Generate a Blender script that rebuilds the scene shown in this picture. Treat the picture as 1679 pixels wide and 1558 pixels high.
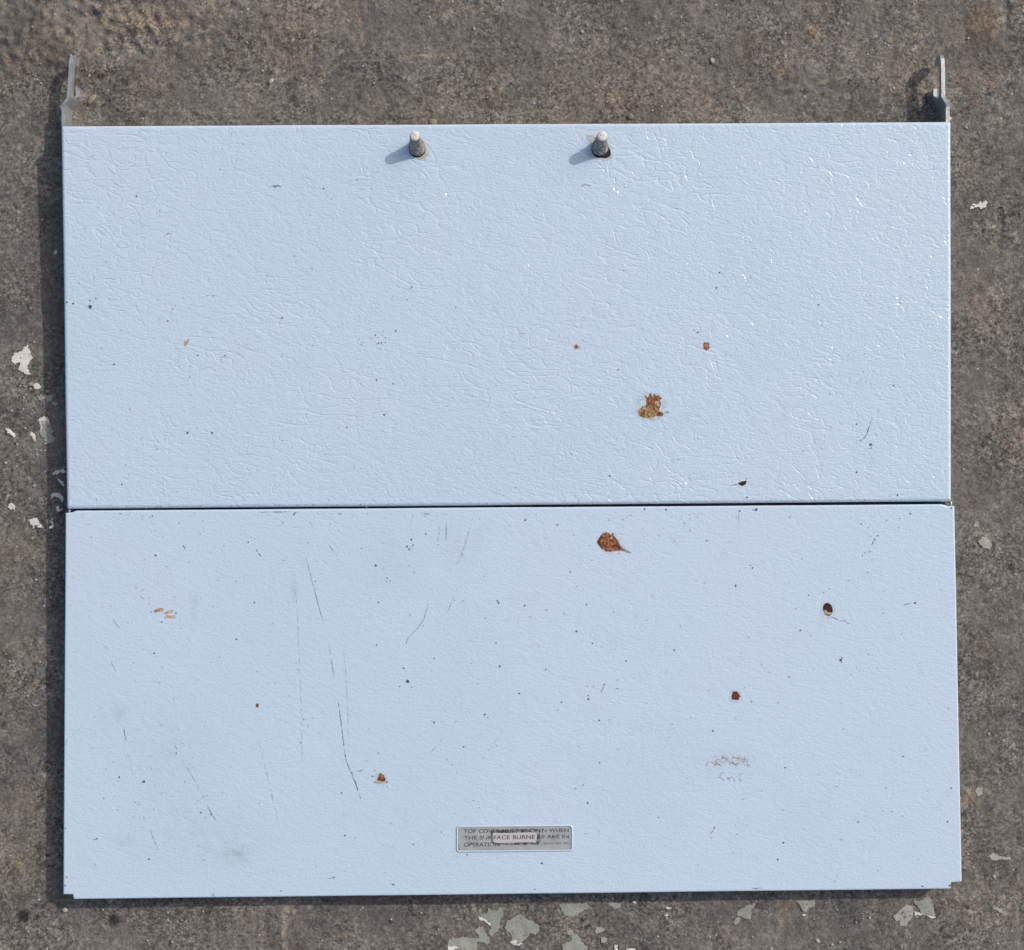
import bpy, bmesh, math, random
import numpy as np
from mathutils import Vector, noise as mnoise

scene = bpy.context.scene
for o in list(bpy.data.objects):
    bpy.data.objects.remove(o)

# ------------------------------------------------------------------ camera
K = 0.0005                 # metres on the cover for one photograph pixel
D = 1.2                    # camera to cover distance
CAMZ = 1.222
cam_d = bpy.data.cameras.new('camera')
cam_d.sensor_fit = 'HORIZONTAL'
cam_d.sensor_width = 36.0
cam_d.lens = 36.0 * D / (1679 * K)
cam_d.clip_start = 0.01
cam_d.clip_end = 200.0
cam = bpy.data.objects.new('camera', cam_d)
scene.collection.objects.link(cam)
cam.location = (0, 0, CAMZ)
cam.rotation_euler = (0, 0, 0)
scene.camera = cam
scene.render.resolution_x = 1024
scene.render.resolution_y = 950

# ------------------------------------------------------------------ light
SUN = Vector((1.0, 0.67, 1.0)).normalized()
world = bpy.data.worlds.new('World')
scene.world = world
world.use_nodes = True
wn = world.node_tree.nodes
wl = world.node_tree.links
wn.clear()
sky = wn.new('ShaderNodeTexSky')
sky.sky_type = 'NISHITA'
sky.sun_disc = False
sky.sun_elevation = math.asin(SUN.z)
sky.sun_rotation = math.atan2(SUN.x, SUN.y)
sky.air_density = 1.0
sky.dust_density = 4.0
sky.ozone_density = 0.3
bg = wn.new('ShaderNodeBackground')
bg.inputs['Strength'].default_value = 0.15
wo = wn.new('ShaderNodeOutputWorld')
wl.new(sky.outputs[0], bg.inputs['Color'])
wl.new(bg.outputs[0], wo.inputs['Surface'])

sun_d = bpy.data.lights.new('sun', 'SUN')
sun_d.energy = 2.4
sun_d.angle = math.radians(0.53)
sun_d.color = (1.0, 0.965, 0.92)
sun = bpy.data.objects.new('sun', sun_d)
scene.collection.objects.link(sun)
sun.rotation_euler = SUN.to_track_quat('Z', 'Y').to_euler()
sun.location = SUN * 5

cy = scene.cycles
cy.max_bounces = 5
cy.diffuse_bounces = 2
cy.glossy_bounces = 2
cy.transparent_max_bounces = 6
vs = scene.view_settings
vs.view_transform = 'Standard'
vs.look = 'None'
vs.exposure = -0.2
vs.gamma = 1.0
vs.use_curve_mapping = False

C = scene.collection
RNG = random.Random(7)

# ------------------------------------------------------------------ placing
# plane z = a + b*y ; the cover's two leaves slope gently
def plane_from(py0, z0, py1, z1):
    y0 = (779 - py0) * K * (CAMZ - z0) / D
    y1 = (779 - py1) * K * (CAMZ - z1) / D
    b = (z1 - z0) / (y1 - y0)
    return (z0 - b * y0, b)

REAR = plane_from(205, 0.0310, 834, 0.0240)
FRONT = plane_from(838, 0.0236, 1472, 0.0214)
GROUND = (0.0, 0.0)

def at(px, py, pl=GROUND, dz=0.0):
    dx = (px - 840) * K / D
    dy = (779 - py) * K / D
    a, b = pl
    t = (CAMZ - a - dz) / (1 + b * dy)
    return Vector((dx * t, dy * t, CAMZ - t))

def atz(px, py, z):
    s = (CAMZ - z) / D * K
    return Vector(((px - 840) * s, (779 - py) * s, z))

# ------------------------------------------------------------------ objects
def link(name, me, mat=None, parent=None, smooth=False):
    o = bpy.data.objects.new(name, me)
    C.objects.link(o)
    if mat is not None:
        me.materials.append(mat)
    if parent is not None:
        o.parent = parent
    if smooth:
        me.polygons.foreach_set('use_smooth', [True] * len(me.polygons))
    return o

def from_bm(name, bm, mat=None, parent=None, smooth=False):
    me = bpy.data.meshes.new(name)
    bm.to_mesh(me)
    bm.free()
    return link(name, me, mat, parent, smooth)

def tag(o, label=None, cat=None, group=None, kind=None):
    if label: o['label'] = label
    if cat: o['category'] = cat
    if group: o['group'] = group
    if kind: o['kind'] = kind
    return o

# ------------------------------------------------------------------ materials
class N:
    """tiny node-graph helper"""
    def __init__(self, name):
        self.m = bpy.data.materials.new(name)
        self.m.use_nodes = True
        self.nt = self.m.node_tree
        self.nt.nodes.clear()
        self.out = self.nt.nodes.new('ShaderNodeOutputMaterial')
        self.p = self.nt.nodes.new('ShaderNodeBsdfPrincipled')
        self.nt.links.new(self.p.outputs[0], self.out.inputs['Surface'])
        tc = self.nt.nodes.new('ShaderNodeTexCoord')
        self.co = tc.outputs['Object']
    def link(self, a, b):
        self.nt.links.new(a, b)
    def set(self, sock, v):
        s = self.p.inputs[sock]
        if hasattr(v, 'is_linked'):
            self.link(v, s)
        else:
            s.default_value = v
    def mapping(self, scale=(1, 1, 1), rot=(0, 0, 0), loc=(0, 0, 0), src=None):
        n = self.nt.nodes.new('ShaderNodeMapping')
        n.inputs['Scale'].default_value = scale
        n.inputs['Rotation'].default_value = rot
        n.inputs['Location'].default_value = loc
        self.link(src or self.co, n.inputs['Vector'])
        return n.outputs[0]
    def noise(self, scale, detail=4, rough=0.55, dist=0.0, src=None, color=False):
        n = self.nt.nodes.new('ShaderNodeTexNoise')
        n.inputs['Scale'].default_value = scale
        n.inputs['Detail'].default_value = detail
        n.inputs['Roughness'].default_value = rough
        n.inputs['Distortion'].default_value = dist
        self.link(src or self.co, n.inputs['Vector'])
        return n.outputs['Color' if color else 'Fac']
    def voro(self, scale, feature='F1', out='Distance', src=None, rand=1.0):
        n = self.nt.nodes.new('ShaderNodeTexVoronoi')
        n.feature = feature
        n.inputs['Scale'].default_value = scale
        n.inputs['Randomness'].default_value = rand
        self.link(src or self.co, n.inputs['Vector'])
        return n.outputs[out]
    def ramp(self, fac, stops, interp='LINEAR'):
        n = self.nt.nodes.new('ShaderNodeValToRGB')
        n.color_ramp.interpolation = interp
        el = n.color_ramp.elements
        while len(el) > 1:
            el.remove(el[-1])
        for i, (p, c) in enumerate(stops):
            if not isinstance(c, (tuple, list)):
                c = (c, c, c)
            e = el[0] if i == 0 else el.new(p)
            e.position = p
            e.color = (c[0], c[1], c[2], 1)
        self.link(fac, n.inputs[0])
        return n.outputs[0]
    def mix(self, a, b, fac, mode='MIX'):
        n = self.nt.nodes.new('ShaderNodeMix')
        n.data_type = 'RGBA'
        n.blend_type = mode
        for i, v in ((6, a), (7, b), (0, fac)):
            if hasattr(v, 'is_linked'):
                self.link(v, n.inputs[i])
            elif i == 0:
                n.inputs[0].default_value = v
            else:
                n.inputs[i].default_value = (v[0], v[1], v[2], 1)
        return n.outputs[2]
    def math(self, op, a, b=None, clamp=False):
        n = self.nt.nodes.new('ShaderNodeMath')
        n.operation = op
        n.use_clamp = clamp
        for i, v in ((0, a), (1, b)):
            if v is None: continue
            if hasattr(v, 'is_linked'):
                self.link(v, n.inputs[i])
            else:
                n.inputs[i].default_value = v
        return n.outputs[0]
    def attr(self, name, out='Color'):
        n = self.nt.nodes.new('ShaderNodeAttribute')
        n.attribute_name = name
        return n.outputs[out]
    def bump(self, height, dist=0.001, strength=1.0, normal=None):
        n = self.nt.nodes.new('ShaderNodeBump')
        n.inputs['Strength'].default_value = strength
        n.inputs['Distance'].default_value = dist
        self.link(height, n.inputs['Height'])
        if normal is not None:
            self.link(normal, n.inputs['Normal'])
        return n.outputs[0]
    def done(self, **kw):
        for k, v in kw.items():
            self.set(k.replace('_', ' '), v)
        return self.m
    def fade(self, alpha):
        """see-through where alpha is low (worn ink, thin stains)"""
        self.set('Alpha', alpha)
        return self.m

FINE, FINE2 = 0.36, 0.28
def blob_mask(n, blobs):
    """soft-edged grimy places, given as (photograph x, y, radius x, radius y, amount)"""
    tot = None
    for px, py, rx, ry, amt in blobs:
        c = atz(px, py, 0.022)
        m = n.mapping(scale=(1 / (rx * K), 1 / (ry * K), 0.0), loc=(-c.x / (rx * K), -c.y / (ry * K), 0))
        ln = n.nt.nodes.new('ShaderNodeVectorMath'); ln.operation = 'LENGTH'
        n.link(m, ln.inputs[0])
        f = n.math('MULTIPLY', n.math('SUBTRACT', 1.0, ln.outputs['Value'], True), amt)
        tot = f if tot is None else n.math('ADD', tot, f)
    return tot

def enamel_material(name, grain, wrinkle, base, blobs=()):
    n = N(name)
    # leather-like grain pressed into the enamel: long creases (zero lines of a stretched noise) over a fine pebble
    def crease(scale, sx, sy, rot, loc, width, dist):
        f = n.noise(scale, 2, 0.42, dist, src=n.mapping(scale=(sx, sy, 1.0), rot=(0, 0, math.radians(rot)), loc=loc))
        d = n.math('ABSOLUTE', n.math('SUBTRACT', f, 0.5))
        return n.math('SUBTRACT', 1.0, n.math('DIVIDE', d, width), True)
    patch_ = n.noise(13, 1, 0.6)
    pa = n.ramp(patch_, [(0.40, 0.04), (0.60, 1.0)])
    pb = n.ramp(patch_, [(0.38, 0.9), (0.58, 0.08)])
    w1 = n.math('MULTIPLY', crease(38, 0.36, 1.3, 4, (0, 0, 0), 0.022, 0.3), pa)
    w2 = n.math('MULTIPLY', crease(92, 0.80, 1.1, -20, (3, 2, 0), 0.042, 0.5), pb)
    w3 = n.math('MULTIPLY', crease(66, 0.75, 1.1, 30, (7, 5, 0), 0.032, 0.5), pa)
    fine = n.noise(560, 1, 0.5, src=n.mapping(scale=(0.75, 1.15, 1)))
    fine2 = n.noise(250, 1, 0.5, src=n.mapping(scale=(0.6, 1.2, 1), loc=(1, 2, 0)))
    h = n.math('MULTIPLY', w1, -0.155 * wrinkle)
    h = n.math('ADD', h, n.math('MULTIPLY', w3, -0.17 * wrinkle))
    h = n.math('ADD', h, n.math('MULTIPLY', w2, -0.14 * wrinkle))
    h = n.math('ADD', h, n.math('MULTIPLY', fine, FINE * grain))
    h = n.math('ADD', h, n.math('MULTIPLY', fine2, FINE2 * grain))
    nor = n.bump(h, 0.001, 1.0)
    # faint yellowing, grime and greasy film
    tone = n.ramp(n.noise(7, 3, 0.65), [(0.36, (base[0]*0.965, base[1]*0.99, base[2]*0.98)), (0.5, base), (0.64, (base[0]*1.015, base[1]*0.993, base[2]*0.995))])
    gn = n.noise(55, 3, 0.7, src=n.mapping(loc=(5, 5, 0)))
    grime = n.ramp(gn, [(0.56, 0.0), (0.85, 0.20)])
    if blobs:
        bl = n.math('MULTIPLY', blob_mask(n, blobs), n.ramp(n.noise(150, 3, 0.7), [(0.35, 0.1), (0.7, 1.0)]))
        grime = n.math('ADD', grime, bl)
    col = n.mix(tone, (base[0]*0.68, base[1]*0.68, base[2]*0.66), grime)
    rough = n.ramp(gn, [(0.3, 0.06), (0.7, 0.12)])
    return n.done(Base_Color=col, Roughness=rough, Normal=nor, IOR=1.58, Coat_Weight=1.0, Coat_Roughness=0.06, Coat_Normal=nor)

BASE = (0.530, 0.645, 0.762)
M = {}
M['rear'] = enamel_material('embossed_enamel_rear', 0.82, 1.0, BASE)
M['front'] = enamel_material('embossed_enamel_front', 0.62, 0.34, BASE,
    [(197, 1172, 22, 24, 0.55), (205, 1380, 26, 18, 0.5), (385, 1405, 34, 24, 0.5), (270, 1240, 110, 130, 0.35), (330, 1370, 150, 80, 0.4),
     (748, 895, 45, 55, 0.4), (640, 930, 70, 60, 0.22), (1197, 1250, 60, 34, 0.35), (320, 990, 14, 30, 0.5), (483, 967, 10, 22, 0.9), (395, 1396, 18, 14, 0.6)])

n = N('ground_concrete')
tint = n.attr('tint')
grains = n.voro(640, 'F1', 'Color')
sep = n.nt.nodes.new('ShaderNodeSeparateColor'); n.link(grains, sep.inputs[0])
hn = n.noise(210, 5, 0.78, 0.4)
g1 = n.ramp(n.math('ADD', n.math('MULTIPLY', hn, 0.76), n.math('MULTIPLY', sep.outputs[0], 0.24)),
            [(0.30, (0.040, 0.036, 0.032)), (0.42, (0.115, 0.105, 0.094)), (0.50, (0.175, 0.162, 0.146)),
             (0.60, (0.250, 0.234, 0.212)), (0.72, (0.40, 0.38, 0.345))])
hue = n.ramp(sep.outputs[1], [(0.0, (1.12, 0.98, 0.93)), (0.5, (1.0, 1.0, 1.0)), (1.0, (0.94, 1.0, 0.97))])
col = n.mix(g1, hue, 1.0, 'MULTIPLY')
worn = n.ramp(n.noise(20, 3, 0.6, src=n.mapping(loc=(6, 8, 0))), [(0.40, 0.0), (0.64, 0.62)])
col = n.mix(col, (0.178, 0.163, 0.148), worn)                # places rubbed smooth
mott = n.ramp(n.noise(62, 3, 0.7, src=n.mapping(loc=(2, 6, 0))), [(0.30, 0.76), (0.70, 1.24)])
col = n.mix(col, mott, 1.0, 'MULTIPLY')
big = n.ramp(n.noise(16, 4, 0.66), [(0.30, (0.58, 0.595, 0.615)), (0.70, (1.03, 1.035, 1.03))])
col = n.mix(col, big, 1.0, 'MULTIPLY')
red = n.ramp(n.noise(30, 2, 0.6, src=n.mapping(loc=(4, 2, 0))), [(0.55, 0.0), (0.75, 0.22)])
col = n.mix(col, (0.165, 0.135, 0.122), red)
# sparse pale stones and dark pits in the mix
vn = n.nt.nodes.new('ShaderNodeTexVoronoi'); vn.inputs['Scale'].default_value = 105
n.link(n.mapping(loc=(1, 1, 0)), vn.inputs['Vector'])
sv = n.nt.nodes.new('ShaderNodeSeparateColor'); n.link(vn.outputs['Color'], sv.inputs[0])
dot = n.ramp(vn.outputs['Distance'], [(0.085, 1.0), (0.12, 0.0)])
st = n.math('MULTIPLY', dot, n.ramp(sv.outputs[0], [(0.80, 0.0), (0.82, 0.8)]))
pits = n.math('MULTIPLY', dot, n.ramp(sv.outputs[0], [(0.14, 0.85), (0.16, 0.0)]))
col = n.mix(col, (0.42, 0.39, 0.34), st)
col = n.mix(col, (0.040, 0.036, 0.033), pits)
col = n.mix(col, tint, 1.0, 'MULTIPLY')
hb = n.noise(520, 2, 0.7)
M['ground'] = n.done(Base_Color=col, Roughness=0.92, Normal=n.bump(hb, 0.001, 0.8), Specular_IOR_Level=0.25)

def rust_material(name, stops, scale=420, dark=0.5):
    n = N(name)
    col = n.ramp(n.noise(scale, 4, 0.65), stops)
    sp = n.ramp(n.voro(scale * 2.2), [(0.10, dark), (0.30, 0.0)])
    col = n.mix(col, (0.05, 0.02, 0.012), sp)
    h = n.noise(scale * 1.6, 4, 0.65)
    return n.done(Base_Color=col, Roughness=0.85, Normal=n.bump(h, 0.0006, 0.9), Specular_IOR_Level=0.2)

M['rust'] = rust_material('rusted_steel', [(0.38, (0.085, 0.030, 0.018)), (0.5, (0.24, 0.095, 0.045)), (0.60, (0.36, 0.18, 0.10))])
M['ochre'] = rust_material('ochre_rust', [(0.38, (0.13, 0.065, 0.025)), (0.5, (0.30, 0.185, 0.08)), (0.60, (0.48, 0.37, 0.22))], 380, 0.35)
M['dark_rust'] = rust_material('dark_rust', [(0.30, (0.022, 0.012, 0.013)), (0.55, (0.06, 0.026, 0.022)), (0.75, (0.12, 0.045, 0.03))], 500)
M['maroon'] = rust_material('maroon_rust', [(0.30, (0.06, 0.02, 0.016)), (0.55, (0.15, 0.045, 0.032)), (0.75, (0.22, 0.075, 0.05))], 500)
M['tan'] = rust_material('bare_primer', [(0.30, (0.30, 0.21, 0.15)), (0.55, (0.48, 0.37, 0.28)), (0.75, (0.60, 0.52, 0.44))], 500, 0.3)

def mark_material(name, col, lo=0.35, hi=0.55, scale=300, amount=1.0):
    n = N(name)
    a = n.ramp(n.noise(scale, 3, 0.6), [(lo, 0.0), (hi, amount)])
    n.done(Base_Color=(*col, 1), Roughness=0.6)
    return n.fade(a)

M['speck'] = N('dark_speck').done(Base_Color=(0.075, 0.082, 0.095, 1), Roughness=0.7)
M['grey_speck'] = N('grey_speck').done(Base_Color=(0.24, 0.27, 0.29, 1), Roughness=0.7)
M['scratch'] = mark_material('worn_scratch', (0.15, 0.165, 0.18), 0.38, 0.58, 260, 0.8)
M['faint'] = mark_material('faint_scratch', (0.30, 0.33, 0.35), 0.40, 0.62, 220, 0.6)
M['smear'] = mark_material('dried_smear', (0.38, 0.34, 0.29), 0.30, 0.55, 420, 0.75)
M['film'] = mark_material('grime_film', (0.33, 0.36, 0.36), 0.46, 0.75, 190, 0.38)
M['yellow'] = mark_material('rust_bleed', (0.50, 0.36, 0.12), 0.25, 0.80, 200, 0.55)
M['halo'] = mark_material('pale_bleed', (0.55, 0.45, 0.36), 0.40, 0.85, 260, 0.5)

n = N('weathered_post')
col = n.ramp(n.noise(330, 4, 0.65), [(0.36, (0.09, 0.085, 0.075)), (0.5, (0.27, 0.26, 0.24)), (0.64, (0.46, 0.45, 0.42))])
col = n.mix(col, (0.035, 0.03, 0.026), n.ramp(n.noise(700, 3, 0.6, src=n.mapping(loc=(1, 4, 2))), [(0.60, 0.0), (0.70, 0.8)]))
M['post'] = n.done(Base_Color=col, Roughness=0.62, Normal=n.bump(n.noise(800, 3), 0.0005, 0.7))
n = N('scuffed_cap')
col = n.ramp(n.noise(700, 3, 0.6), [(0.34, (0.18, 0.17, 0.16)), (0.42, (0.58, 0.57, 0.55)), (0.7, (0.76, 0.75, 0.73))])
M['cap'] = n.done(Base_Color=col, Roughness=0.45, Normal=n.bump(n.noise(900, 3), 0.0004, 0.6))
M['black'] = N('painted_hole_shade').done(Base_Color=(0.018, 0.014, 0.012, 1), Roughness=0.9)  # near black, stands for the shade inside the post holes
n = N('galvanised_steel')
col = n.ramp(n.noise(240, 4, 0.6, src=n.mapping(scale=(1, 0.3, 1))), [(0.35, (0.33, 0.36, 0.37)), (0.65, (0.47, 0.50, 0.505))])
M['steel'] = n.done(Base_Color=col, Metallic=0.6, Roughness=n.ramp(n.noise(300, 4, 0.6), [(0.3, 0.36), (0.7, 0.6)]),
                    Normal=n.bump(n.noise(500, 3), 0.0005, 0.5))
n = N('gap_rod_dark')
M['hinge'] = n.done(Base_Color=(0.06, 0.065, 0.075, 1), Metallic=0.5, Roughness=0.55)  # dark colour for the rod added to deepen the fold gap
n = N('grey_plate')
col = n.ramp(n.noise(120, 5, 0.65), [(0.3, (0.28, 0.30, 0.305)), (0.7, (0.40, 0.415, 0.41))])
M['plate'] = n.done(Base_Color=col, Roughness=0.42, Normal=n.bump(n.noise(500, 3), 0.0004, 0.4))
M['plate_hi'] = N('raised_plate').done(Base_Color=(0.48, 0.47, 0.47, 1), Roughness=0.5)
n = N('worn_ink')
n.done(Base_Color=(0.045, 0.05, 0.06, 1), Roughness=0.6)
M['ink'] = n.fade(n.ramp(n.noise(420, 2, 0.5), [(0.34, 0.12), (0.48, 0.95)]))
M['grime'] = mark_material('plate_grime', (0.05, 0.055, 0.06), 0.34, 0.62, 330, 0.75)

def paint_material(name, col, var):
    n = N(name)
    c = n.ramp(n.noise(160, 5, 0.65), [(0.3, tuple(v * (1 - var) for v in col)), (0.7, col)])
    s = n.ramp(n.noise(520, 3, 0.6, src=n.mapping(loc=(3, 3, 3))), [(0.60, 0.0), (0.68, 0.7)])
    c = n.mix(c, (0.13, 0.12, 0.105), s)
    return n.done(Base_Color=c, Roughness=0.75, Normal=n.bump(n.noise(420, 4), 0.0006, 0.6), Specular_IOR_Level=0.3)
M['paint_grey'] = paint_material('old_grey_paint', (0.335, 0.34, 0.30), 0.25)
M['paint_white'] = paint_material('old_white_paint', (0.76, 0.73, 0.67), 0.22)
M['paint_dull'] = paint_material('dirty_paint', (0.40, 0.385, 0.345), 0.35)
M['pebble'] = paint_material('tan_pebble', (0.30, 0.26, 0.20), 0.3)
M['stone'] = paint_material('grey_stone', (0.26, 0.24, 0.225), 0.4)
M['quartz'] = paint_material('pale_grit', (0.46, 0.43, 0.38), 0.25)

# ------------------------------------------------------------------ ground
GW, GH, STEP = 1.10, 1.03, 0.00135
NX, NY = int(GW / STEP) + 1, int(GH / STEP) + 1
gx = np.linspace(-GW / 2, GW / 2, NX)
gy = np.linspace(-GH / 2, GH / 2, NY)
XX, YY = np.meshgrid(gx, gy)
nrng = np.random.default_rng(11)
def band(wl_lo, wl_hi):
    """smooth random field whose bumps are wl_lo..wl_hi metres wide"""
    f = np.fft.rfft2(nrng.standard_normal((NY, NX)))
    fy = np.fft.fftfreq(NY, STEP)[:, None]
    fx = np.fft.rfftfreq(NX, STEP)[None, :]
    fr = np.sqrt(fx * fx + fy * fy) + 1e-9
    w = np.exp(-((np.log(fr) - math.log(1 / math.sqrt(wl_lo * wl_hi))) / (0.5 * math.log(wl_hi / wl_lo) + 1e-6)) ** 2)
    r = np.fft.irfft2(f * w / fr, (NY, NX))
    return r / r.std()
fineN, midN, wideN, hugeN = band(0.003, 0.006), band(0.007, 0.018), band(0.03, 0.08), band(0.12, 0.35)
PXX = 840 + XX * D / (K * CAMZ)
PYY = 779 - YY * D / (K * CAMZ)
def blob(px, py, rx, ry, pw=2.0):
    return np.exp(-(((PXX - px) / rx) ** 2 + ((PYY - py) / ry) ** 2) ** (pw / 2))
def smooth(a, b, v):
    t = np.clip((v - a) / (b - a), 0, 1)
    return t * t * (3 - 2 * t)
H = 0.00016 * fineN + 0.00018 * midN + 0.0003 * wideN + 0.0004 * hugeN
# crumbled dirt in the upper left corner
dirt = np.clip(blob(70, 30, 210, 110, 2.5) + 0.6 * blob(300, 20, 160, 60), 0, 1)
rough_dirt = np.clip(midN * 0.5 + wideN, -1.6, 1.6)
H += dirt * (0.0006 * rough_dirt + 0.0002 * midN + 0.0005)
H -= 0.0030 * blob(150, 27, 16, 9, 3) + 0.0024 * blob(8, 74, 22, 12, 3) + 0.0018 * blob(205, 6, 40, 7, 3)
H += 0.0016 * blob(235, 40, 45, 16, 3) + 0.0014 * blob(60, 92, 70, 14, 3)
# clod pressed into the upper right corner, ridge below it
H += 0.0022 * blob(1615, 35, 30, 38, 6) + 0.0008 * blob(1622, 350, 12, 45, 4)
H -= 0.0026 * blob(1650, 22, 7, 26, 3) + 0.0014 * blob(1640, 375, 6, 42, 3)
# pits and hollows
prng = random.Random(5)
for i in range(150):
    px, py = prng.uniform(-20, 1700), prng.uniform(-20, 1580)
    if 130 < px < 1540 and 240 < py < 1440: continue
    r = prng.uniform(2.2, 5.5)
    H -= prng.uniform(0.0006, 0.0016) * blob(px, py, r * prng.uniform(0.8, 1.6), r, 2)
H -= 0.0014 * blob(1571, 346, 6, 5) + 0.001 * blob(53, 707, 5, 3)
H -= 0.0008 * blob(38, 1503, 10, 9, 4) + 0.0006 * blob(187, 1510, 9, 9, 4)
# keep the place under the cover low
under = smooth(0, 25, PXX - 100) * smooth(0, 25, 1560 - PXX) * smooth(0, 25, PYY - 205) * smooth(0, 25, 1468 - PYY)
H = np.where(under > 0.5, np.minimum(H, 0.0008), H)
edge = np.minimum.reduce([XX + GW / 2, GW / 2 - XX, YY + GH / 2, GH / 2 - YY])
H *= smooth(0, 0.03, edge)
# colour of the place itself (dirt, damp spots, worn line), not its light
T = np.ones((NY, NX, 4))
def stain(mask, rgb):
    for c in range(3):
        T[..., c] *= 1 + (rgb[c] - 1) * np.clip(mask, 0, 1)
stain(dirt * np.clip(0.55 + 0.35 * wideN, 0, 1), (1.08, 1.03, 0.96))
stain(blob(250, 35, 90, 16, 2) + blob(40, 100, 70, 14, 2), (1.18, 1.10, 1.0))
stain(blob(480, 40, 60, 40) * 0.8, (1.16, 1.08, 0.98))
stain(blob(1615, 40, 30, 36, 6), (1.18, 1.06, 0.92))
stain(blob(1600, 160, 14, 11, 3), (1.25, 1.12, 1.0))
stain(blob(1335, 55, 16, 26, 2), (1.25, 1.12, 1.0))
stain(blob(38, 1503, 11, 10, 8), (0.20, 0.20, 0.21))
stain(blob(187, 1510, 11, 10, 6), (0.28, 0.28, 0.29))
stain(blob(66, 1390, 10, 9, 4), (0.45, 0.44, 0.44))
stain(smooth(5.5, 2.5, np.abs(PXX - 468 - 2 * wideN)) * smooth(1476, 1490, PYY) * np.clip(0.75 + 0.3 * midN, 0, 1), (1.9, 1.8, 1.6))
stain(blob(30, 900, 45, 30) * 0.8, (1.22, 1.20, 1.05))
stain(blob(35, 1320, 25, 20) + blob(30, 1420, 30, 40), (1.25, 1.18, 1.06))
stain(blob(1290, 1500, 14, 22, 3), (1.35, 1.22, 1.08))
stain(blob(1590, 1308, 18, 14, 3), (1.22, 1.08, 0.96))
stain(np.clip(hugeN * 0.4, 0, 1), (1.10, 1.07, 1.03))
for i in range(70):
    px, py = prng.uniform(0, 1679), prng.uniform(0, 200) if i % 2 else prng.uniform(0, 1558)
    w = prng.uniform(8, 46)
    stain(blob(px, py, w, w * prng.uniform(0.4, 1.0)) * 0.8, prng.choice([(1.2, 1.08, 0.98), (0.82, 0.82, 0.84), (1.14, 1.12, 1.05)]))
for i in range(46):
    px, py = prng.uniform(0, 1679), prng.choice([prng.uniform(0, 200), prng.uniform(0, 200), prng.uniform(1490, 1558)])
    if i % 4 == 0: px, py = prng.choice([prng.uniform(0, 70), prng.uniform(1590, 1679)]), prng.uniform(200, 1500)
    r = prng.uniform(2.5, 5.5)
    stain(blob(px, py, r * prng.uniform(1, 1.6), r, 6) * 0.9, prng.choice([(0.5, 0.5, 0.51), (0.62, 0.61, 0.6), (1.5, 1.42, 1.3), (1.35, 1.2, 1.1)]))
# thin pale scrape lines
def scrape(x0, y0, x1, y1, w, rgb):
    dx, dy = x1 - x0, y1 - y0
    L = math.hypot(dx, dy)
    s = ((PXX - x0) * dx + (PYY - y0) * dy) / L
    d = np.abs((PXX - x0) * dy - (PYY - y0) * dx) / L + 0.8 * midN
    stain(smooth(w + 1, w - 1, d) * smooth(-4, 6, s) * smooth(L + 4, L - 6, s), rgb)
scrape(650, 94, 760, 88, 1.6, (1.4, 1.33, 1.2))
scrape(700, 28, 800, 4, 2.2, (1.35, 1.28, 1.16))
scrape(1340, 138, 1400, 122, 1.8, (1.45, 1.35, 1.2))
scrape(1455, 64, 1510, 56, 1.8, (1.45, 1.35, 1.2))
scrape(585, 0, 600, 90, 3, (1.3, 1.2, 1.05))
scrape(840, 188, 885, 180, 1.8, (1.35, 1.28, 1.16))
for i in range(34):
    px, py = prng.uniform(0, 1679), prng.choice([prng.uniform(0, 195), prng.uniform(0, 195), prng.uniform(1490, 1558)])
    if i % 4 == 0: px, py = prng.choice([prng.uniform(0, 60), prng.uniform(1595, 1670)]), prng.uniform(200, 1500)
    a_ = prng.uniform(-0.6, 0.6) + (1.5 if i % 5 == 0 else 0); l_ = prng.uniform(12, 70)
    scrape(px, py, px + l_ * math.cos(a_), py + l_ * math.sin(a_), prng.uniform(0.8, 2.0), prng.choice([(1.3, 1.24, 1.14), (1.2, 1.16, 1.1), (0.72, 0.72, 0.72)]))
scrape(62, 977, 84, 990, 2.2, (1.6, 1.55, 1.4))

HS = H.copy()
for _ in range(4):
    HS = (HS + np.roll(HS, 1, 0) + np.roll(HS, -1, 0) + np.roll(HS, 1, 1) + np.roll(HS, -1, 1)) / 5
HS += 0.00016
NV = NX * NY
OUT = 12.0
co = np.empty((NV + 4, 3))
co[:NV, 0] = XX.ravel(); co[:NV, 1] = YY.ravel(); co[:NV, 2] = H.ravel()
co[NV:] = [(-OUT, -OUT, 0), (OUT, -OUT, 0), (OUT, OUT, 0), (-OUT, OUT, 0)]
idx = np.arange(NV).reshape(NY, NX)
q = np.stack([idx[:-1, :-1], idx[:-1, 1:], idx[1:, 1:], idx[1:, :-1]], -1).reshape(-1, 4)
ring = np.array([[NV, NV + 1, idx[0, -1], idx[0, 0]], [NV + 1, NV + 2, idx[-1, -1], idx[0, -1]],
                 [NV + 2, NV + 3, idx[-1, 0], idx[-1, -1]], [NV + 3, NV, idx[0, 0], idx[-1, 0]]])
q = np.concatenate([q, ring])
me = bpy.data.meshes.new('ground')
me.vertices.add(len(co)); me.vertices.foreach_set('co', co.ravel())
me.loops.add(q.size); me.loops.foreach_set('vertex_index', q.ravel().astype(np.int32))
me.polygons.add(len(q))
me.polygons.foreach_set('loop_start', np.arange(0, q.size, 4, dtype=np.int32))
me.update(calc_edges=True)
ca = me.color_attributes.new('tint', 'FLOAT_COLOR', 'POINT')
tc = np.ones((NV + 4, 4)); tc[:NV] = T.reshape(-1, 4)
ca.data.foreach_set('color', tc.ravel())
ground = link('ground', me, M['ground'], smooth=True)
tag(ground, 'rough grey brown concrete ground with crumbs of dirt', kind='structure')

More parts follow.
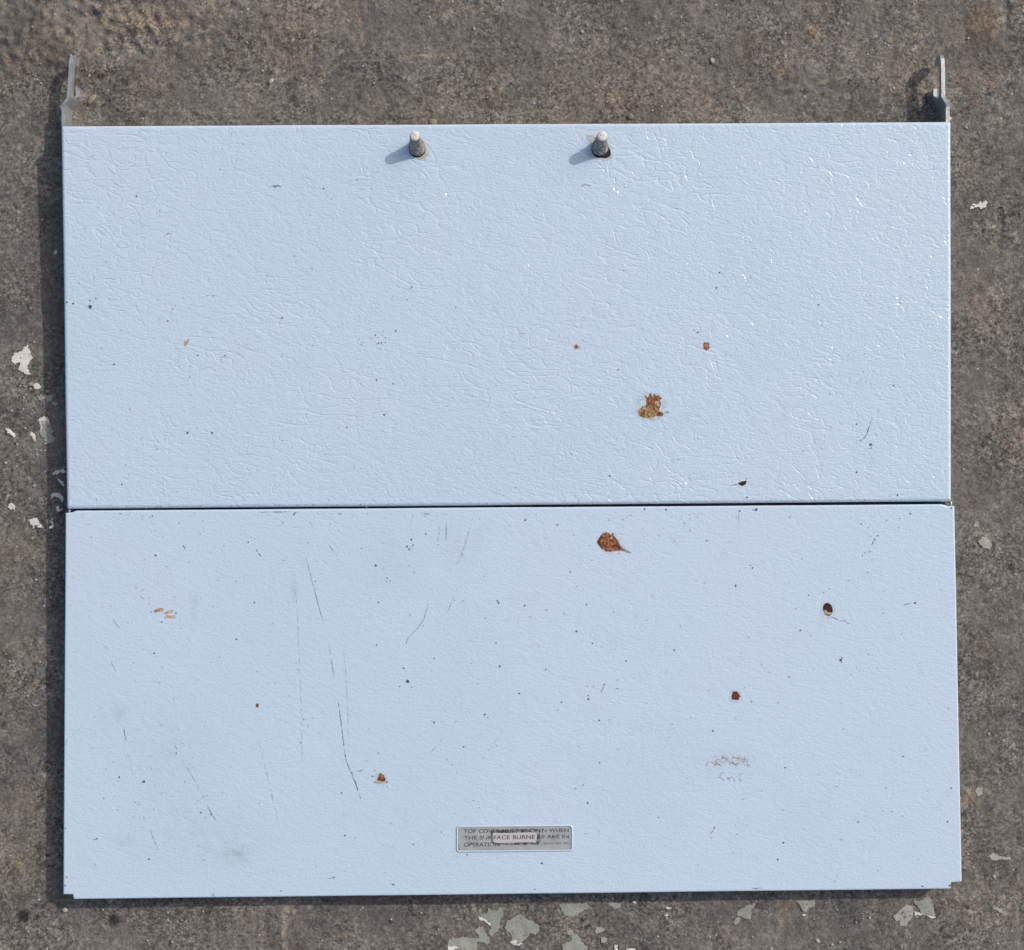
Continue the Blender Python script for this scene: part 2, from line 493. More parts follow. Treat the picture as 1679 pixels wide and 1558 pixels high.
def ground_z(x, y):
    i = min(max(int(round((y + GH / 2) / STEP)), 1), NY - 2)
    j = min(max(int(round((x + GW / 2) / STEP)), 1), NX - 2)
    return float(H[i - 1:i + 2, j - 1:j + 2].max())
def smooth_z(x, y):
    fi, fj = (y + GH / 2) / STEP, (x + GW / 2) / STEP
    fi = min(max(fi, 3), NY - 5); fj = min(max(fj, 3), NX - 5)
    i, j = int(fi), int(fj)
    u, v = fi - i, fj - j
    return float(HS[i, j] * (1 - u) * (1 - v) + HS[i + 1, j] * u * (1 - v) + HS[i, j + 1] * (1 - u) * v + HS[i + 1, j + 1] * u * v)

# ------------------------------------------------------------------ paint left on the concrete
def inside(poly, x, y):
    c = False
    j = len(poly) - 1
    for i in range(len(poly)):
        xi, yi = poly[i]; xj, yj = poly[j]
        if (yi > y) != (yj > y) and x < (xj - xi) * (y - yi) / (yj - yi) + xi:
            c = not c
        j = i
    return c

def paint(poly, mat, lift=0.00022, holes=0.0, rag=1.2, cell=0.8, seed=0, name='paint_patch'):
    xs = [p[0] for p in poly]; ys = [p[1] for p in poly]
    bm = bmesh.new()
    vmap = {}
    def v(i, j):
        if (i, j) not in vmap:
            p = at(x0 + i * cell + 0.25 * mnoise.noise((i * 1.7, j * 1.3, seed)), y0 + j * cell + 0.25 * mnoise.noise((i * 1.1, j * 1.9, seed + 9)))
            vmap[(i, j)] = bm.verts.new((p.x, p.y, smooth_z(p.x, p.y) + lift))
        return vmap[(i, j)]
    x0, y0 = min(xs) - 2, min(ys) - 2
    nx = int((max(xs) - x0 + 3) / cell); ny = int((max(ys) - y0 + 3) / cell)
    for j in range(ny):
        for i in range(nx):
            cx, cy = x0 + (i + .5) * cell, y0 + (j + .5) * cell
            wx = cx + rag * mnoise.noise((cx * 0.33, cy * 0.33, seed)) + rag * 0.5 * mnoise.noise((cx * 0.9, cy * 0.9, seed + 3))
            wy = cy + rag * mnoise.noise((cx * 0.33, cy * 0.33, seed + 5)) + rag * 0.5 * mnoise.noise((cx * 0.9, cy * 0.9, seed + 7))
            if not inside(poly, wx, wy): continue
            if holes and mnoise.noise((cx * 0.22, cy * 0.22, seed + 21)) > 0.75 - holes: continue
            bm.faces.new((v(i, j), v(i, j + 1), v(i + 1, j + 1), v(i + 1, j)))
    if not bm.faces:
        bm.free(); return None
    be = [e for e in bm.edges if len(e.link_faces) == 1]
    ex = bmesh.ops.extrude_edge_only(bm, edges=be)
    for g in ex['geom']:
        if isinstance(g, bmesh.types.BMVert): g.co.z -= lift + 0.0009
    bmesh.ops.recalc_face_normals(bm, faces=bm.faces)
    return from_bm(name, bm, mat, ground, True)

def Z(ox, oy, s, pts):
    return [(ox + x / s, oy + y / s) for x, y in pts]
s1 = 567 / 120
PA = [
 # left edge, white crumbs of paint
 (Z(0, 550, s1, [(90,180),(110,140),(180,120),(175,100),(215,75),(240,130),(252,170),(235,205),(215,235),(232,300),(205,305),(150,270),(150,235),(170,225),(150,210),(110,222),(100,205)]), 'paint_white', 0.22),
 (Z(0, 550, s1, [(218,375),(240,362),(262,372),(262,388),(238,392)]), 'paint_dull', 0),
 (Z(0, 550, s1, [(265,385),(285,366),(312,385),(312,412),(288,422),(270,405)]), 'paint_white', 0),
 (Z(0, 550, s1, [(288,470),(305,452),(335,470),(355,455),(370,470),(405,455),(412,478),(395,510),(370,508),(345,485),(325,505),(300,500)]), 'paint_dull', 0.25),
 (Z(0, 550, s1, [(405,520),(425,508),(452,530),(440,550),(415,545)]), 'paint_dull', 0),
 (Z(0, 550, s1, [(290,655),(320,645),(350,628),(378,640),(388,675),(398,700),(395,735),(420,745),(405,770),(440,800),(415,825),(380,840),(360,850),(345,800),(305,750),(318,700)]), 'paint_dull', 0.3),
 (Z(0, 550, s1, [(300,652),(345,630),(378,640),(390,690),(378,690),(365,660),(330,668),(325,735),(308,748),(318,700)]), 'paint_white', 0),
 (Z(0, 550, s1, [(50,722),(65,720),(120,765),(122,788),(100,785),(58,745)]), 'paint_white', 0),
 (Z(0, 550, s1, [(232,770),(250,755),(275,765),(278,820),(262,815),(250,785)]), 'paint_white', 0),
 (Z(0, 550, s1, [(412,1062),(440,1045),(475,1040),(495,1028),(510,1050),(505,1065),(470,1062),(445,1080),(420,1078)]), 'paint_white', 0),
 (Z(0, 550, s1, [(450,1112),(475,1115),(490,1140),(505,1160),(490,1167),(468,1148)]), 'paint_white', 0),
 (Z(0, 550, s1, [(395,1250),(405,1228),(440,1218),(480,1228),(498,1262),(485,1290),(465,1265),(440,1245),(420,1252),(402,1270)]), 'paint_white', 0),
 (Z(0, 550, s1, [(440,1335),(460,1318),(470,1345),(487,1355),(465,1368),(445,1358)]), 'paint_white', 0),
 (Z(0, 550, s1, [(62,1320),(88,1298),(115,1315),(118,1345),(80,1350)]), 'paint_white', 0),
 (Z(0, 550, s1, [(232,1440),(250,1418),(285,1415),(300,1450),(325,1470),(330,1490),(300,1488),(285,1465),(255,1485),(235,1465)]), 'paint_white', 0.2),
 (Z(0, 550, s1, [(388,1440),(410,1440),(425,1470),(410,1500),(382,1495),(385,1480),(405,1470)]), 'paint_white', 0),
 ([(89,414),(92,409),(95,413),(93,418)], 'paint_white', 0),
 # along the bottom edge
 (Z(730, 1480, 6.22, [(345,155),(380,120),(430,105),(440,55),(470,75),(520,90),(560,50),(595,45),(590,140),(560,190),(545,290),(500,320),(470,345),(440,310),(470,260),(465,225),(420,195)]), 'paint_grey', 0.08),
 (Z(730, 1480, 6.22, [(345,155),(375,145),(420,185),(465,215),(462,240),(410,200),(350,172)]), 'paint_white', 0),
 (Z(730, 1480, 6.22, [(305,280),(340,255),(385,250),(400,300),(440,350),(458,405),(425,438),(385,410),(330,395),(320,470),(325,495),(30,500),(30,400),(50,370),(120,365),(200,355),(300,370),(345,365),(345,335),(315,315)]), 'paint_grey', 0.12),
 (Z(730, 1480, 6.22, [(30,440),(60,455),(95,440),(140,460),(80,485),(30,495)]), 'paint_white', 0),
 (Z(730, 1480, 6.22, [(605,265),(630,185),(680,165),(720,135),(775,115),(830,165),(900,195),(955,235),(960,290),(920,320),(860,310),(835,370),(790,400),(770,430),(700,435),(660,410),(690,360),(660,310)]), 'paint_grey', 0.12),
 (Z(730, 1480, 6.22, [(660,400),(700,375),(745,390),(785,410),(760,440),(700,435)]), 'paint_white', 0.4),
 (Z(730, 1480, 6.22, [(890,195),(955,230),(958,250),(905,212)]), 'paint_dull', 0),
 (Z(730, 1480, 6.22, [(1160,10),(1450,5),(1480,50),(1430,75),(1390,95),(1350,135),(1270,145),(1210,120)]), 'paint_grey', 0.06),
 (Z(730, 1480, 6.22, [(1245,285),(1275,268),(1305,290),(1315,330),(1370,350),(1400,400),(1450,445),(1465,490),(1200,490),(1190,430),(1240,400),(1295,390),(1290,350),(1255,330)]), 'paint_grey', 0.15),
 (Z(730, 1480, 6.22, [(1525,300),(1545,255),(1590,240),(1630,270),(1600,295),(1540,320)]), 'paint_dull', 0),
 (Z(730, 1480, 6.22, [(1590,360),(1610,340),(1655,370),(1640,405),(1595,415)]), 'paint_dull', 0),
 (Z(980, 1460, 6.22, [(90,130),(250,130),(225,175),(185,188),(150,170)]), 'paint_dull', 0),
 (Z(980, 1460, 6.22, [(350,122),(385,105),(395,130),(370,135)]), 'paint_white', 0),
 (Z(980, 1460, 6.22, [(695,180),(710,170),(755,182),(745,192),(712,190)]), 'paint_white', 0),
 (Z(980, 1460, 6.22, [(680,260),(705,235),(722,262),(700,272)]), 'paint_white', 0),
 (Z(980, 1460, 6.22, [(1420,250),(1440,205),(1520,150),(1570,145),(1590,122),(1608,145),(1570,205),(1560,300),(1500,285),(1450,270)]), 'paint_grey', 0.05),
 (Z(980, 1460, 6.22, [(1385,335),(1415,280),(1460,285),(1450,325),(1410,360)]), 'paint_dull', 0),
 (Z(980, 1460, 6.22, [(175,555),(202,555),(202,615),(170,615)]), 'paint_white', 0),
 (Z(980, 1460, 6.22, [(290,600),(380,592),(390,615),(290,615)]), 'paint_white', 0),
 (Z(1240, 1460, 5.247, [(340,90),(505,88),(515,125),(480,150),(455,150),(430,190),(400,175),(385,140)]), 'paint_dull', 0.1),
 (Z(1240, 1460, 5.247, [(395,205),(430,205),(437,220),(400,218)]), 'paint_white', 0),
 (Z(1240, 1460, 5.247, [(1350,90),(1420,85),(1480,50),(1510,95),(1520,160),(1548,235),(1500,230),(1420,205),(1400,160)]), 'paint_grey', 0.08),
 (Z(1240, 1460, 5.247, [(1360,185),(1400,185),(1430,210),(1370,215)]), 'paint_white', 0),
 (Z(1240, 1460, 5.247, [(1470,215),(1520,222),(1545,238),(1490,232)]), 'paint_white', 0),
 (Z(1240, 1460, 5.247, [(1180,220),(1230,170),(1290,120),(1350,140),(1350,210),(1320,260),(1290,310),(1230,300),(1240,260),(1200,265)]), 'paint_dull', 0.3),
 # right edge
 (Z(1560, 0, 3.462, [(105,1178),(122,1162),(145,1162),(165,1145),(195,1142),(200,1158),(185,1182),(165,1188),(150,1172),(125,1185),(108,1188)]), 'paint_white', 0.1),
 (Z(1560, 850, 2.2, [(95,85),(110,66),(128,68),(150,95),(140,113),(118,108)]), 'paint_dull', 0),
 (Z(1560, 850, 2.2, [(80,30),(85,12),(98,12),(100,30)]), 'paint_dull', 0.2),
 (Z(1560, 850, 2.2, [(85,985),(95,968),(112,975),(110,998),(95,1002)]), 'paint_dull', 0),
 (Z(1560, 850, 2.2, [(130,1218),(150,1206),(175,1218),(212,1222),(210,1230),(180,1228),(150,1234)]), 'paint_dull', 0),
 (Z(1560, 850, 2.2, [(145,1290),(155,1280),(163,1290),(154,1300)]), 'paint_dull', 0),
 (Z(1560, 850, 2.2, [(152,1405),(165,1402),(187,1415),(185,1425),(165,1415)]), 'paint_dull', 0),
]
for i, (poly, mk, holes) in enumerate(PA):
    paint(poly, M[mk], 0.00034 + (0.00014 if mk == 'paint_white' else 0), holes, 2.2 if i < 17 else 1.6, 0.7 if len(poly) > 6 else 0.6, seed=i * 3.7)

# loose pebbles and grit
def pebble_mesh(r, seed, flat=0.6, lng=1.0):
    bm = bmesh.new()
    bmesh.ops.create_icosphere(bm, subdivisions=2, radius=1.0)
    for v in bm.verts:
        k = 1 + 0.32 * mnoise.noise(v.co * 1.3 + Vector((seed, seed * 2, 0)))
        v.co = Vector((v.co.x * r * k * lng, v.co.y * r * k, v.co.z * r * k * flat))
    return bm
def pebble(px, py, r, mat, label, lng=1.0, rot=0.0, flat=0.6, group=None):
    bm = pebble_mesh(r * K, px * 0.13, flat, lng)
    o = from_bm('pebble', bm, mat, None, True)
    p = at(px, py)
    o.location = (p.x, p.y, ground_z(p.x, p.y) + r * K * flat * 0.35)
    o.rotation_euler = (0, 0, rot)
    return tag(o, label, 'pebble', group)
pebble(1034, 192, 5.0, M['stone'], 'small grey pebble on the ground just above the cover\'s top edge', 1.1)
pebble(151, 163, 5.2, M['pebble'], 'pale tan seed shaped crumb beside the hinge arm at the upper left', 2.0, math.radians(52), 0.5)
pebble(107, 1492, 4.5, M['quartz'], 'tiny white pebble under the cover\'s lower left corner')
pebble(1168, 100, 3.6, M['quartz'], 'tiny white pebble on bare ground above the cover, right of centre', 1.3, 1.9)
pebble(710, 201, 6.0, M['pebble'], 'tan crumb touching the cover\'s top edge by the left post', 1.2, -0.6, 0.4)
pebble(445, 133, 3.4, M['quartz'], 'tiny white elongated pebble on the ground above the cover, left of centre', 1.7, 0.8)
pebble(1341, 1543, 3.2, M['quartz'], 'tiny white pebble lying near the bottom edge of the ground', 1.6, -0.9)
bm = bmesh.new()
gr = random.Random(31)
spots = [(56,46),(118,92),(142,23),(463,135),(431,116),(735,96),(778,48),(955,52),(1085,175),(1390,40),(1457,75),(1466,145),(1672,115),(1588,63),
         (1587,1400),(1622,1203),(1503,1504),(1426,1505),(1378,1545),(1365,1549),(1585,210),(1581,770),(65,1475),(66,1085),(17,1084)]
for i in range(230):
    spots.append((gr.uniform(-10, 1690), gr.choice([gr.uniform(-10, 200), gr.uniform(1490, 1570), gr.uniform(0, 1558)])))
for i in range(60):
    spots.insert(0, (gr.gauss(62, 26), gr.gauss(730, 95)))
for i, (px, py) in enumerate(spots):
    if 95 < px < 1580 and 203 < py < 1478: continue
    r = (gr.uniform(0.8, 2.4) if i < 60 else gr.uniform(1.5, 2.6) if i < 85 else gr.uniform(0.6, 1.9)) * K
    p = at(px, py)
    ret = bmesh.ops.create_icosphere(bm, subdivisions=1, radius=r)
    a = gr.uniform(0, 3.1)
    for v in ret['verts']:
        x, y = v.co.x * gr.uniform(0.9, 1.5), v.co.y
        v.co = Vector((p.x + x * math.cos(a) - y * math.sin(a), p.y + x * math.sin(a) + y * math.cos(a), ground_z(p.x, p.y) + v.co.z * 0.6 + r * 0.2))
grit = from_bm('grit', bm, M['quartz'], None, False)
tag(grit, 'scattered pale grit on the concrete round the cover', 'grit', kind='stuff')

# ------------------------------------------------------------------ the cover
cover = bpy.data.objects.new('stove_cover', None)
C.objects.link(cover)
cover.empty_display_size = 0.05
tag(cover, 'white enamelled folding stove top cover lying open on the concrete', 'stove cover')

def inset_sharp(poly, d):
    """mitred inset of a coarse outline (metres)"""
    n = len(poly)
    out = []
    for i in range(n):
        p0, p1, p2 = Vector(poly[i - 1]), Vector(poly[i]), Vector(poly[(i + 1) % n])
        e1 = (p1 - p0).normalized(); e2 = (p2 - p1).normalized()
        n1 = Vector((-e1.y, e1.x)); n2 = Vector((-e2.y, e2.x))
        m = (n1 + n2).normalized()
        out.append(p1 + m * (d / m.dot(n1)))
    return out

def leaf(name, pxpoly, pl, mat, r=0.0030, seed=0):
    """pressed steel leaf: flat top, rolled edge, turned-down flange, open below"""
    sharp = [at(x, y, pl) for x, y in pxpoly]
    sharp = [Vector((p.x, p.y)) for p in sharp]
    n = len(sharp)
    if sum(sharp[i].x * sharp[(i + 1) % n].y - sharp[(i + 1) % n].x * sharp[i].y for i in range(n)) < 0:
        sharp.reverse()
    core = inset_sharp(sharp, r)
    # points round the outline with their outward directions
    ring_def = []
    for i in range(n):
        p0, p1, p2 = core[i - 1], core[i], core[(i + 1) % n]
        e1 = (p1 - p0).normalized(); e2 = (p2 - p1).normalized()
        n1 = Vector((e1.y, -e1.x)); n2 = Vector((e2.y, -e2.x))
        m = (n1 + n2).normalized(); mit = m / m.dot(n1)
        if e1.x * e2.y - e1.y * e2.x > 0.2:
            for k in range(6):
                t = k / 5
                arc = (n1 * (1 - t) + n2 * t).normalized()
                sq = mit if 0 < k < 5 else arc
                ring_def.append((p1, arc.lerp(mit, 0.45) if 0 < k < 5 else arc))
        else:
            ring_def.append((p1, mit))
        L = (p2 - p1).length
        k = int(L / 0.012)
        for j in range(1, k):
            t = j / k
            q_ = p1.lerp(p2, t)
            w = 0.00022 * math.sin(math.pi * t) ** 0.5 * mnoise.noise((q_.x * 9, q_.y * 9, seed))
            ring_def.append((q_ + n2 * w, n2))
    bm = bmesh.new()
    def ringv(e, drop=None, z=None):
        vs_ = []
        for p, d in ring_def:
            q_ = p + d * e
            vs_.append(bm.verts.new((q_.x, q_.y, z if z is not None else pl[0] + pl[1] * q_.y - drop)))
        return vs_
    rings = []
    steps = 7
    for i in range(steps + 1):
        a = math.pi / 2 * i / steps
        rings.append(ringv(r * math.sin(a), r * (1 - math.cos(a))))
    rings.append(ringv(r, r + 0.004))
    rings.append(ringv(r - 0.00005, z=0.0006))
    rings.append(ringv(r - 0.0010, z=0.0006))
    rings.append(ringv(r - 0.0010, r + 0.001))
    n_ = len(ring_def)
    cap = bm.faces.new(rings[0])
    for a, b in zip(rings, rings[1:]):
        for i in range(n_):
            bm.faces.new((a[i], b[i], b[(i + 1) % n_], a[(i + 1) % n_])).smooth = True
    under_cap = bm.faces.new(list(reversed(rings[-1])))
    bmesh.ops.remove_doubles(bm, verts=bm.verts[:], dist=1e-6)
    bmesh.ops.triangulate(bm, faces=[f for f in bm.faces if len(f.verts) > 4])
    o = from_bm(name, bm, mat, cover)
    return o

rear_poly = [(99.6, 206), (1560.6, 198.8), (1561.2, 822.4), (109.0, 834.8)]
front_poly = [(107.2, 841.0), (117.5, 840.4), (125, 837.4), (1545, 826.8), (1556, 830.0), (1566.0, 829.6), (1578.2, 1446.6), (1560.6, 1447.4), (1560.0, 1458.2), (120.6, 1475.2), (119.2, 1467.4), (103.4, 1467.4)]
rear = leaf('rear_panel', rear_poly, REAR, M['rear'], seed=1)
front = leaf('front_panel', front_poly, FRONT, M['front'], 0.0016, seed=2)
rear['label'] = 'rear leaf with coarse leather grain'
front['label'] = 'front leaf with fine grain and scratches'

# hinge pins, and a dark rod added to blacken the gap between the leaves
def tube(bm, pts, r, seg=10, capends=True):
    prev = None
    rings = []
    for i, p in enumerate(pts):
        p = Vector(p)
        d = (Vector(pts[min(i + 1, len(pts) - 1)]) - Vector(pts[max(i - 1, 0)])).normalized()
        u = d.cross(Vector((0, 0, 1)))
        if u.length < 1e-4: u = d.cross(Vector((0, 1, 0)))
        u.normalize(); w = u.cross(d)
        rings.append([bm.verts.new(p + (u * math.cos(2 * math.pi * k / seg) + w * math.sin(2 * math.pi * k / seg)) * r) for k in range(seg)])
    for a, b in zip(rings, rings[1:]):
        for k in range(seg):
            bm.faces.new((a[k], a[(k + 1) % seg], b[(k + 1) % seg], b[k]))
    if capends:
        bm.faces.new(rings[0]); bm.faces.new(rings[-1])
    bmesh.ops.recalc_face_normals(bm, faces=bm.faces)
bm = bmesh.new()
tube(bm, [atz(122, 836, 0.0150), atz(1550, 825, 0.0150)], 0.0009)
from_bm('gap_dark_rod', bm, M['hinge'], cover, True)
for (x, y) in ((114.5, 837.2), (1559.5, 825.6)):
    bm = bmesh.new()
    a = atz(x, y - 4, 0.0195); b = atz(x, y + 5, 0.0195)
    tube(bm, [a, b], 0.0011)
    from_bm('hinge_pin', bm, M['steel'], cover, True)

# hinge arms: hooked flat steel standing on edge
HOOK = [(214, 3), (214, 41), (176, 41), (168, 43), (160, 44), (106, 44), (96, 42), (90, 37), (88, 30), (88.5, 16), (91, 10), (97, 8.5), (101, 11),
        (102, 18), (104, 27), (112, 31.5), (147, 31.5), (154, 28), (156, 20), (151, 15), (139, 14), (137, 11), (137, 4), (141, 2), (160, 2), (170, 2), (180, 3)]
def arm(hx0, hx1, mx, inward, label):
    """hx0/hx1: photograph x of the hook at its tip and root, mx: of the mounting end"""
    th = 0.0031
    bm = bmesh.new()
    def side(off):
        return [bm.verts.new((off, -py * K, z * K)) for py, z in HOOK]
    f = bm.faces.new(side(0.0))
    ex = bmesh.ops.extrude_face_region(bm, geom=[f])
    for g in ex['geom']:
        if isinstance(g, bmesh.types.BMVert): g.co.x += th
    bmesh.ops.triangulate(bm, faces=[g for g in bm.faces if len(g.verts) > 4])
    for cut in (172, 160, 150, 120):
        bmesh.ops.bisect_plane(bm, geom=bm.verts[:] + bm.edges[:] + bm.faces[:], plane_co=(0, -cut * K, 0), plane_no=(0, 1, 0))
    bmesh.ops.recalc_face_normals(bm, faces=bm.faces)
    for v in bm.verts:
        py = -v.co.y / K
        z = v.co.z
        if py >= 172: px = mx
        elif py <= 160: px = hx0 + (hx1 - hx0) * (py - 88) / 72
        else: px = hx1 + (mx - hx1) * (py - 160) / 12
        p = atz(px, py, 0.021)
        x = p.x + (v.co.x - th / 2)
        if z < 19 * K and py < 158 and py > 130:
            x += inward * 0.0022               # lower tongue bent inwards
        v.co = Vector((x, p.y, z + 0.0005))
    bv = [e for e in bm.edges if len(e.link_faces) == 2 and e.calc_face_angle(0) > 0.9]
    bmesh.ops.bevel(bm, geom=bv, offset=0.00025, segments=1, affect='EDGES', clamp_overlap=True)
    o = from_bm('hinge_arm', bm, M['steel'], cover)
    o['label'] = label
    # rivet fixing the arm to the leaf
    bm = bmesh.new()
    p = atz(mx, 196, 0.012)
    tube(bm, [p + Vector((-0.0024, 0, 0)), p + Vector((0.0024, 0, 0))], 0.0022, 12)
    from_bm('rivet', bm, M['steel'], o, True)
    return o
arm(118.5, 114.5, 104.6, 1, 'hooked steel hinge arm at the left corner')
arm(1545.5, 1546.5, 1554.5, -1, 'hooked steel hinge arm at the right corner')

# two posts on the rear leaf
def lathe(bm, prof, lean, seg=28, cap_top=True):
    rings = []
    for r, z in prof:
        rings.append([bm.verts.new((r * math.cos(2 * math.pi * k / seg) + lean[0] * z, r * math.sin(2 * math.pi * k / seg) + lean[1] * z, z)) for k in range(seg)])
    for a, b in zip(rings, rings[1:]):
        for k in range(seg):
            bm.faces.new((a[k], a[(k + 1) % seg], b[(k + 1) % seg], b[k]))
    if cap_top: bm.faces.new(rings[-1])
    return rings
def post(px, py, lean, label, rim):
    org = at(px, py, REAR)
    bm = bmesh.new()
    prof = [(13.0, 0.6), (13.6, 2.0), (13.5, 8), (13.0, 9.2), (11.7, 9.8), (11.4, 17), (10.9, 18), (10.2, 24), (9.4, 30), (8.7, 38), (8.2, 41.0), (7.6, 42.2), (7.0, 42.6)]
    lathe(bm, [(r * K, z * K) for r, z in prof], lean)
    bmesh.ops.recalc_face_normals(bm, faces=bm.faces)
    o = from_bm('post', bm, M['post'], cover, True)
    o.location = org
    o['label'] = label
    bm = bmesh.new()
    lathe(bm, [(r * K, z * K) for r, z in [(7.7, 42.0), (7.6, 43.4), (7.1, 44.0), (3, 44.3)]], lean)
    from_bm('post_cap', bm, M['cap'], o, True)
    # flat black disc paints in the shade of the hole round its foot
    bm = bmesh.new()
    vs_ = []
    for k in range(36):
        a = 2 * math.pi * k / 36
        r = rim(a) * (1 + 0.03 * mnoise.noise((math.cos(a) * 2, math.sin(a) * 2, px)))
        x, y = r * K * math.cos(a), r * K * math.sin(a)
        vs_.append(bm.verts.new((x, y, REAR[1] * y + 0.00022)))
    bm.faces.new(vs_)
    from_bm('hole_shade_disc', bm, M['black'], o)
    return o
post(684.6, 243.5, (-0.03, 0.25), 'grey tapered post with a bright scuffed tip, left of the pair',
     lambda a: 13.4 + 1.6 * max(0, math.cos(a + math.pi / 2)))
post(984.0, 243.0, (0.02, 0.22), 'grey tapered post standing in a rusty chipped hole, right of the pair',
     lambda a: 13.6 + 2.0 * max(0, math.cos(a + math.pi / 2)) + 6.0 * max(0, math.cos(a + 0.62)) ** 6)

# ------------------------------------------------------------------ marks on the leaves
def jag(pts, amt, sub=4, seed=0):
    out = []
    n = len(pts)
    for i in range(n):
        x0, y0 = pts[i]; x1, y1 = pts[(i + 1) % n]
        for j in range(sub):
            t = j / sub
            x, y = x0 + (x1 - x0) * t, y0 + (y1 - y0) * t
            out.append((x + amt * mnoise.noise((x * 1.1, y * 1.1, seed)), y + amt * mnoise.noise((x * 1.1, y * 1.1, seed + 8))))
    return out
def patch(name, pts, pl, mat, parent, lift=0.00010, amt=0.5, sub=3, label=None):
    bm = bmesh.new()
    top = [bm.verts.new(at(x, y, pl, lift)) for x, y in jag(pts, amt, sub, pts[0][0])]
    f = bm.faces.new(top)
    if f.normal.z < 0: f.normal_flip()
    bm.normal_update()
    bmesh.ops.triangulate(bm, faces=bm.faces[:])
    for g in bm.faces:
        g.normal_update()
        if g.normal.z < 0: g.normal_flip()
    o = from_bm(name, bm, mat, parent)
    if label: o['label'] = label
    return o
def ell(cx, cy, rx, ry, rot=0.0, k=16):
    return [(cx + rx * math.cos(2 * math.pi * i / k) * math.cos(rot) - ry * math.sin(2 * math.pi * i / k) * math.sin(rot),
             cy + rx * math.cos(2 * math.pi * i / k) * math.sin(rot) + ry * math.sin(2 * math.pi * i / k) * math.cos(rot)) for i in range(k)]

sA = 16.79
patch('rust_chip', Z(1020, 630, sA, [(455,745),(500,690),(560,620),(640,590),(700,560),(800,560),(900,600),(1000,640),(1040,700),(1010,790),(960,860),(900,890),(850,940),(780,970),(730,940),(600,930),(520,890),(465,850)]), REAR, M['ochre'], rear, 0.00010, 0.4, 3, 'ochre patch of the largest chip')
patch('rust_chip', Z(1020, 630, sA, [(640,620),(690,540),(670,450),(680,390),(625,320),(640,310),(700,365),(750,345),(765,260),(800,240),(825,320),(860,345),(875,270),(915,265),(935,325),(1000,305),(1060,345),(1105,385),(1080,430),(1040,430),(1070,500),(1080,560),(1050,640),(1000,690),(880,650),(760,650)]), REAR, M['rust'], rear, 0.00016, 0.55, 3, 'jagged brown crown of the largest chip')
patch('rust_chip', Z(1020, 630, sA, [(960,780),(1020,750),(1100,765),(1145,820),(1130,875),(1010,890),(930,870)]), REAR, M['rust'], rear, 0.00016, 0.4, 3)
patch('rust_chip', Z(1020, 630, sA, [(930,470),(1000,455),(1040,490),(1010,520),(1060,560),(1020,620),(950,610),(990,560),(900,540)]), REAR, M['tan'], rear, 0.00019, 0.4, 3)
patch('rust_chip', Z(1020, 630, sA, [(560,690),(600,635),(660,610),(720,640),(690,690),(620,700)]), REAR, M['tan'], rear, 0.00013, 0.4, 3)
patch('rust_chip', Z(1020, 630, sA, [(540,720),(600,690),(640,740),(600,800),(545,820)]), REAR, M['rust'], rear, 0.00013, 0.8, 3)
patch('rust_chip', Z(1020, 630, sA, [(1210,770),(1250,735),(1310,765),(1290,800),(1225,810)]), REAR, M['grey_speck'], rear, 0.0001, 0.3, 3)
patch('rust_chip', Z(1020, 630, sA, [(660,640),(700,600),(690,660)]), REAR, M['dark_rust'], rear, 0.00019, 0.3, 3)
patch('rust_stain', ell(1067, 667, 27, 25), REAR, M['halo'], rear, 0.00005, 2.0, 2)
patch('rust_stain', ell(1002, 891, 26, 18, 0.4), FRONT, M['halo'], front, 0.00005, 2.0, 2)
patch('rust_stain', ell(1358, 1001, 13, 15), FRONT, M['halo'], front, 0.00005, 1.5, 2)
patch('rust_stain', ell(1206, 1142, 11, 12), FRONT, M['halo'], front, 0.00005, 1.5, 2)
patch('rust_stain', ell(625, 1278, 13, 11), FRONT, M['halo'], front, 0.00005, 1.5, 2)
sB = 18.66
patch('rust_chip', Z(960, 860, sB, [(360,520),(420,430),(480,330),(550,270),(640,240),(720,265),(800,320),(830,260),(860,265),(890,360),(950,430),(1010,510),(1050,590),(1090,670),(1170,740),(1290,790),(1420,855),(1380,875),(1260,860),(1170,810),(1080,800),(980,810),(870,815),(780,840),(700,830),(630,830),(590,780),(510,760),(430,650),(370,580)]), FRONT, M['rust'], front, 0.00010, 0.35, 3, 'teardrop shaped rust chip')
patch('rust_chip', Z(960, 860, sB, [(380,520),(430,440),(500,330),(520,350),(460,450),(470,560),(520,660),(540,740),(500,740),(430,640)]), FRONT, M['maroon'], front, 0.00014, 0.4, 3)
patch('rust_chip', Z(960, 860, sB, [(940,560),(1000,590),(1070,660),(1100,760),(1020,780),(960,690)]), FRONT, M['maroon'], front, 0.00014, 0.4, 3)
patch('rust_chip', Z(960, 860, sB, [(760,420),(800,370),(840,410),(810,470)]), FRONT, M['tan'], front, 0.00014, 0.3, 3)
patch('rust_chip', Z(960, 860, sB, [(1150,745),(1290,795),(1420,855),(1380,872),(1260,858),(1190,810)]), FRONT, M['grey_speck'], front, 0.00014, 0.2, 3)
sC = 21.0
patch('rust_chip', ell(1330 + 585 / sC, 970 + 610 / sC, 165 / sC, 225 / sC, -0.24), FRONT, M['dark_rust'], front, 0.0001, 0.35, 2, 'dark oval chip with a curled scratch')
patch('rust_chip', Z(1330, 970, sC, [(430,640),(530,630),(570,700),(720,720),(690,800),(590,820),(500,760)]), FRONT, M['tan'], front, 0.00014, 0.4, 3)
patch('rust_chip', Z(1330, 970, sC, [(470,740),(560,800),(700,790),(690,815),(590,838),(520,810)]), FRONT, M['maroon'], front, 0.00017, 0.3, 3)
q4 = 3.995
patch('rust_chip', Z(840, 780, q4, [(1438,1440),(1450,1413),(1475,1414),(1494,1440),(1484,1471),(1440,1466)]), FRONT, M['maroon'], front, 0.0001, 0.4, 3, 'small square maroon chip')
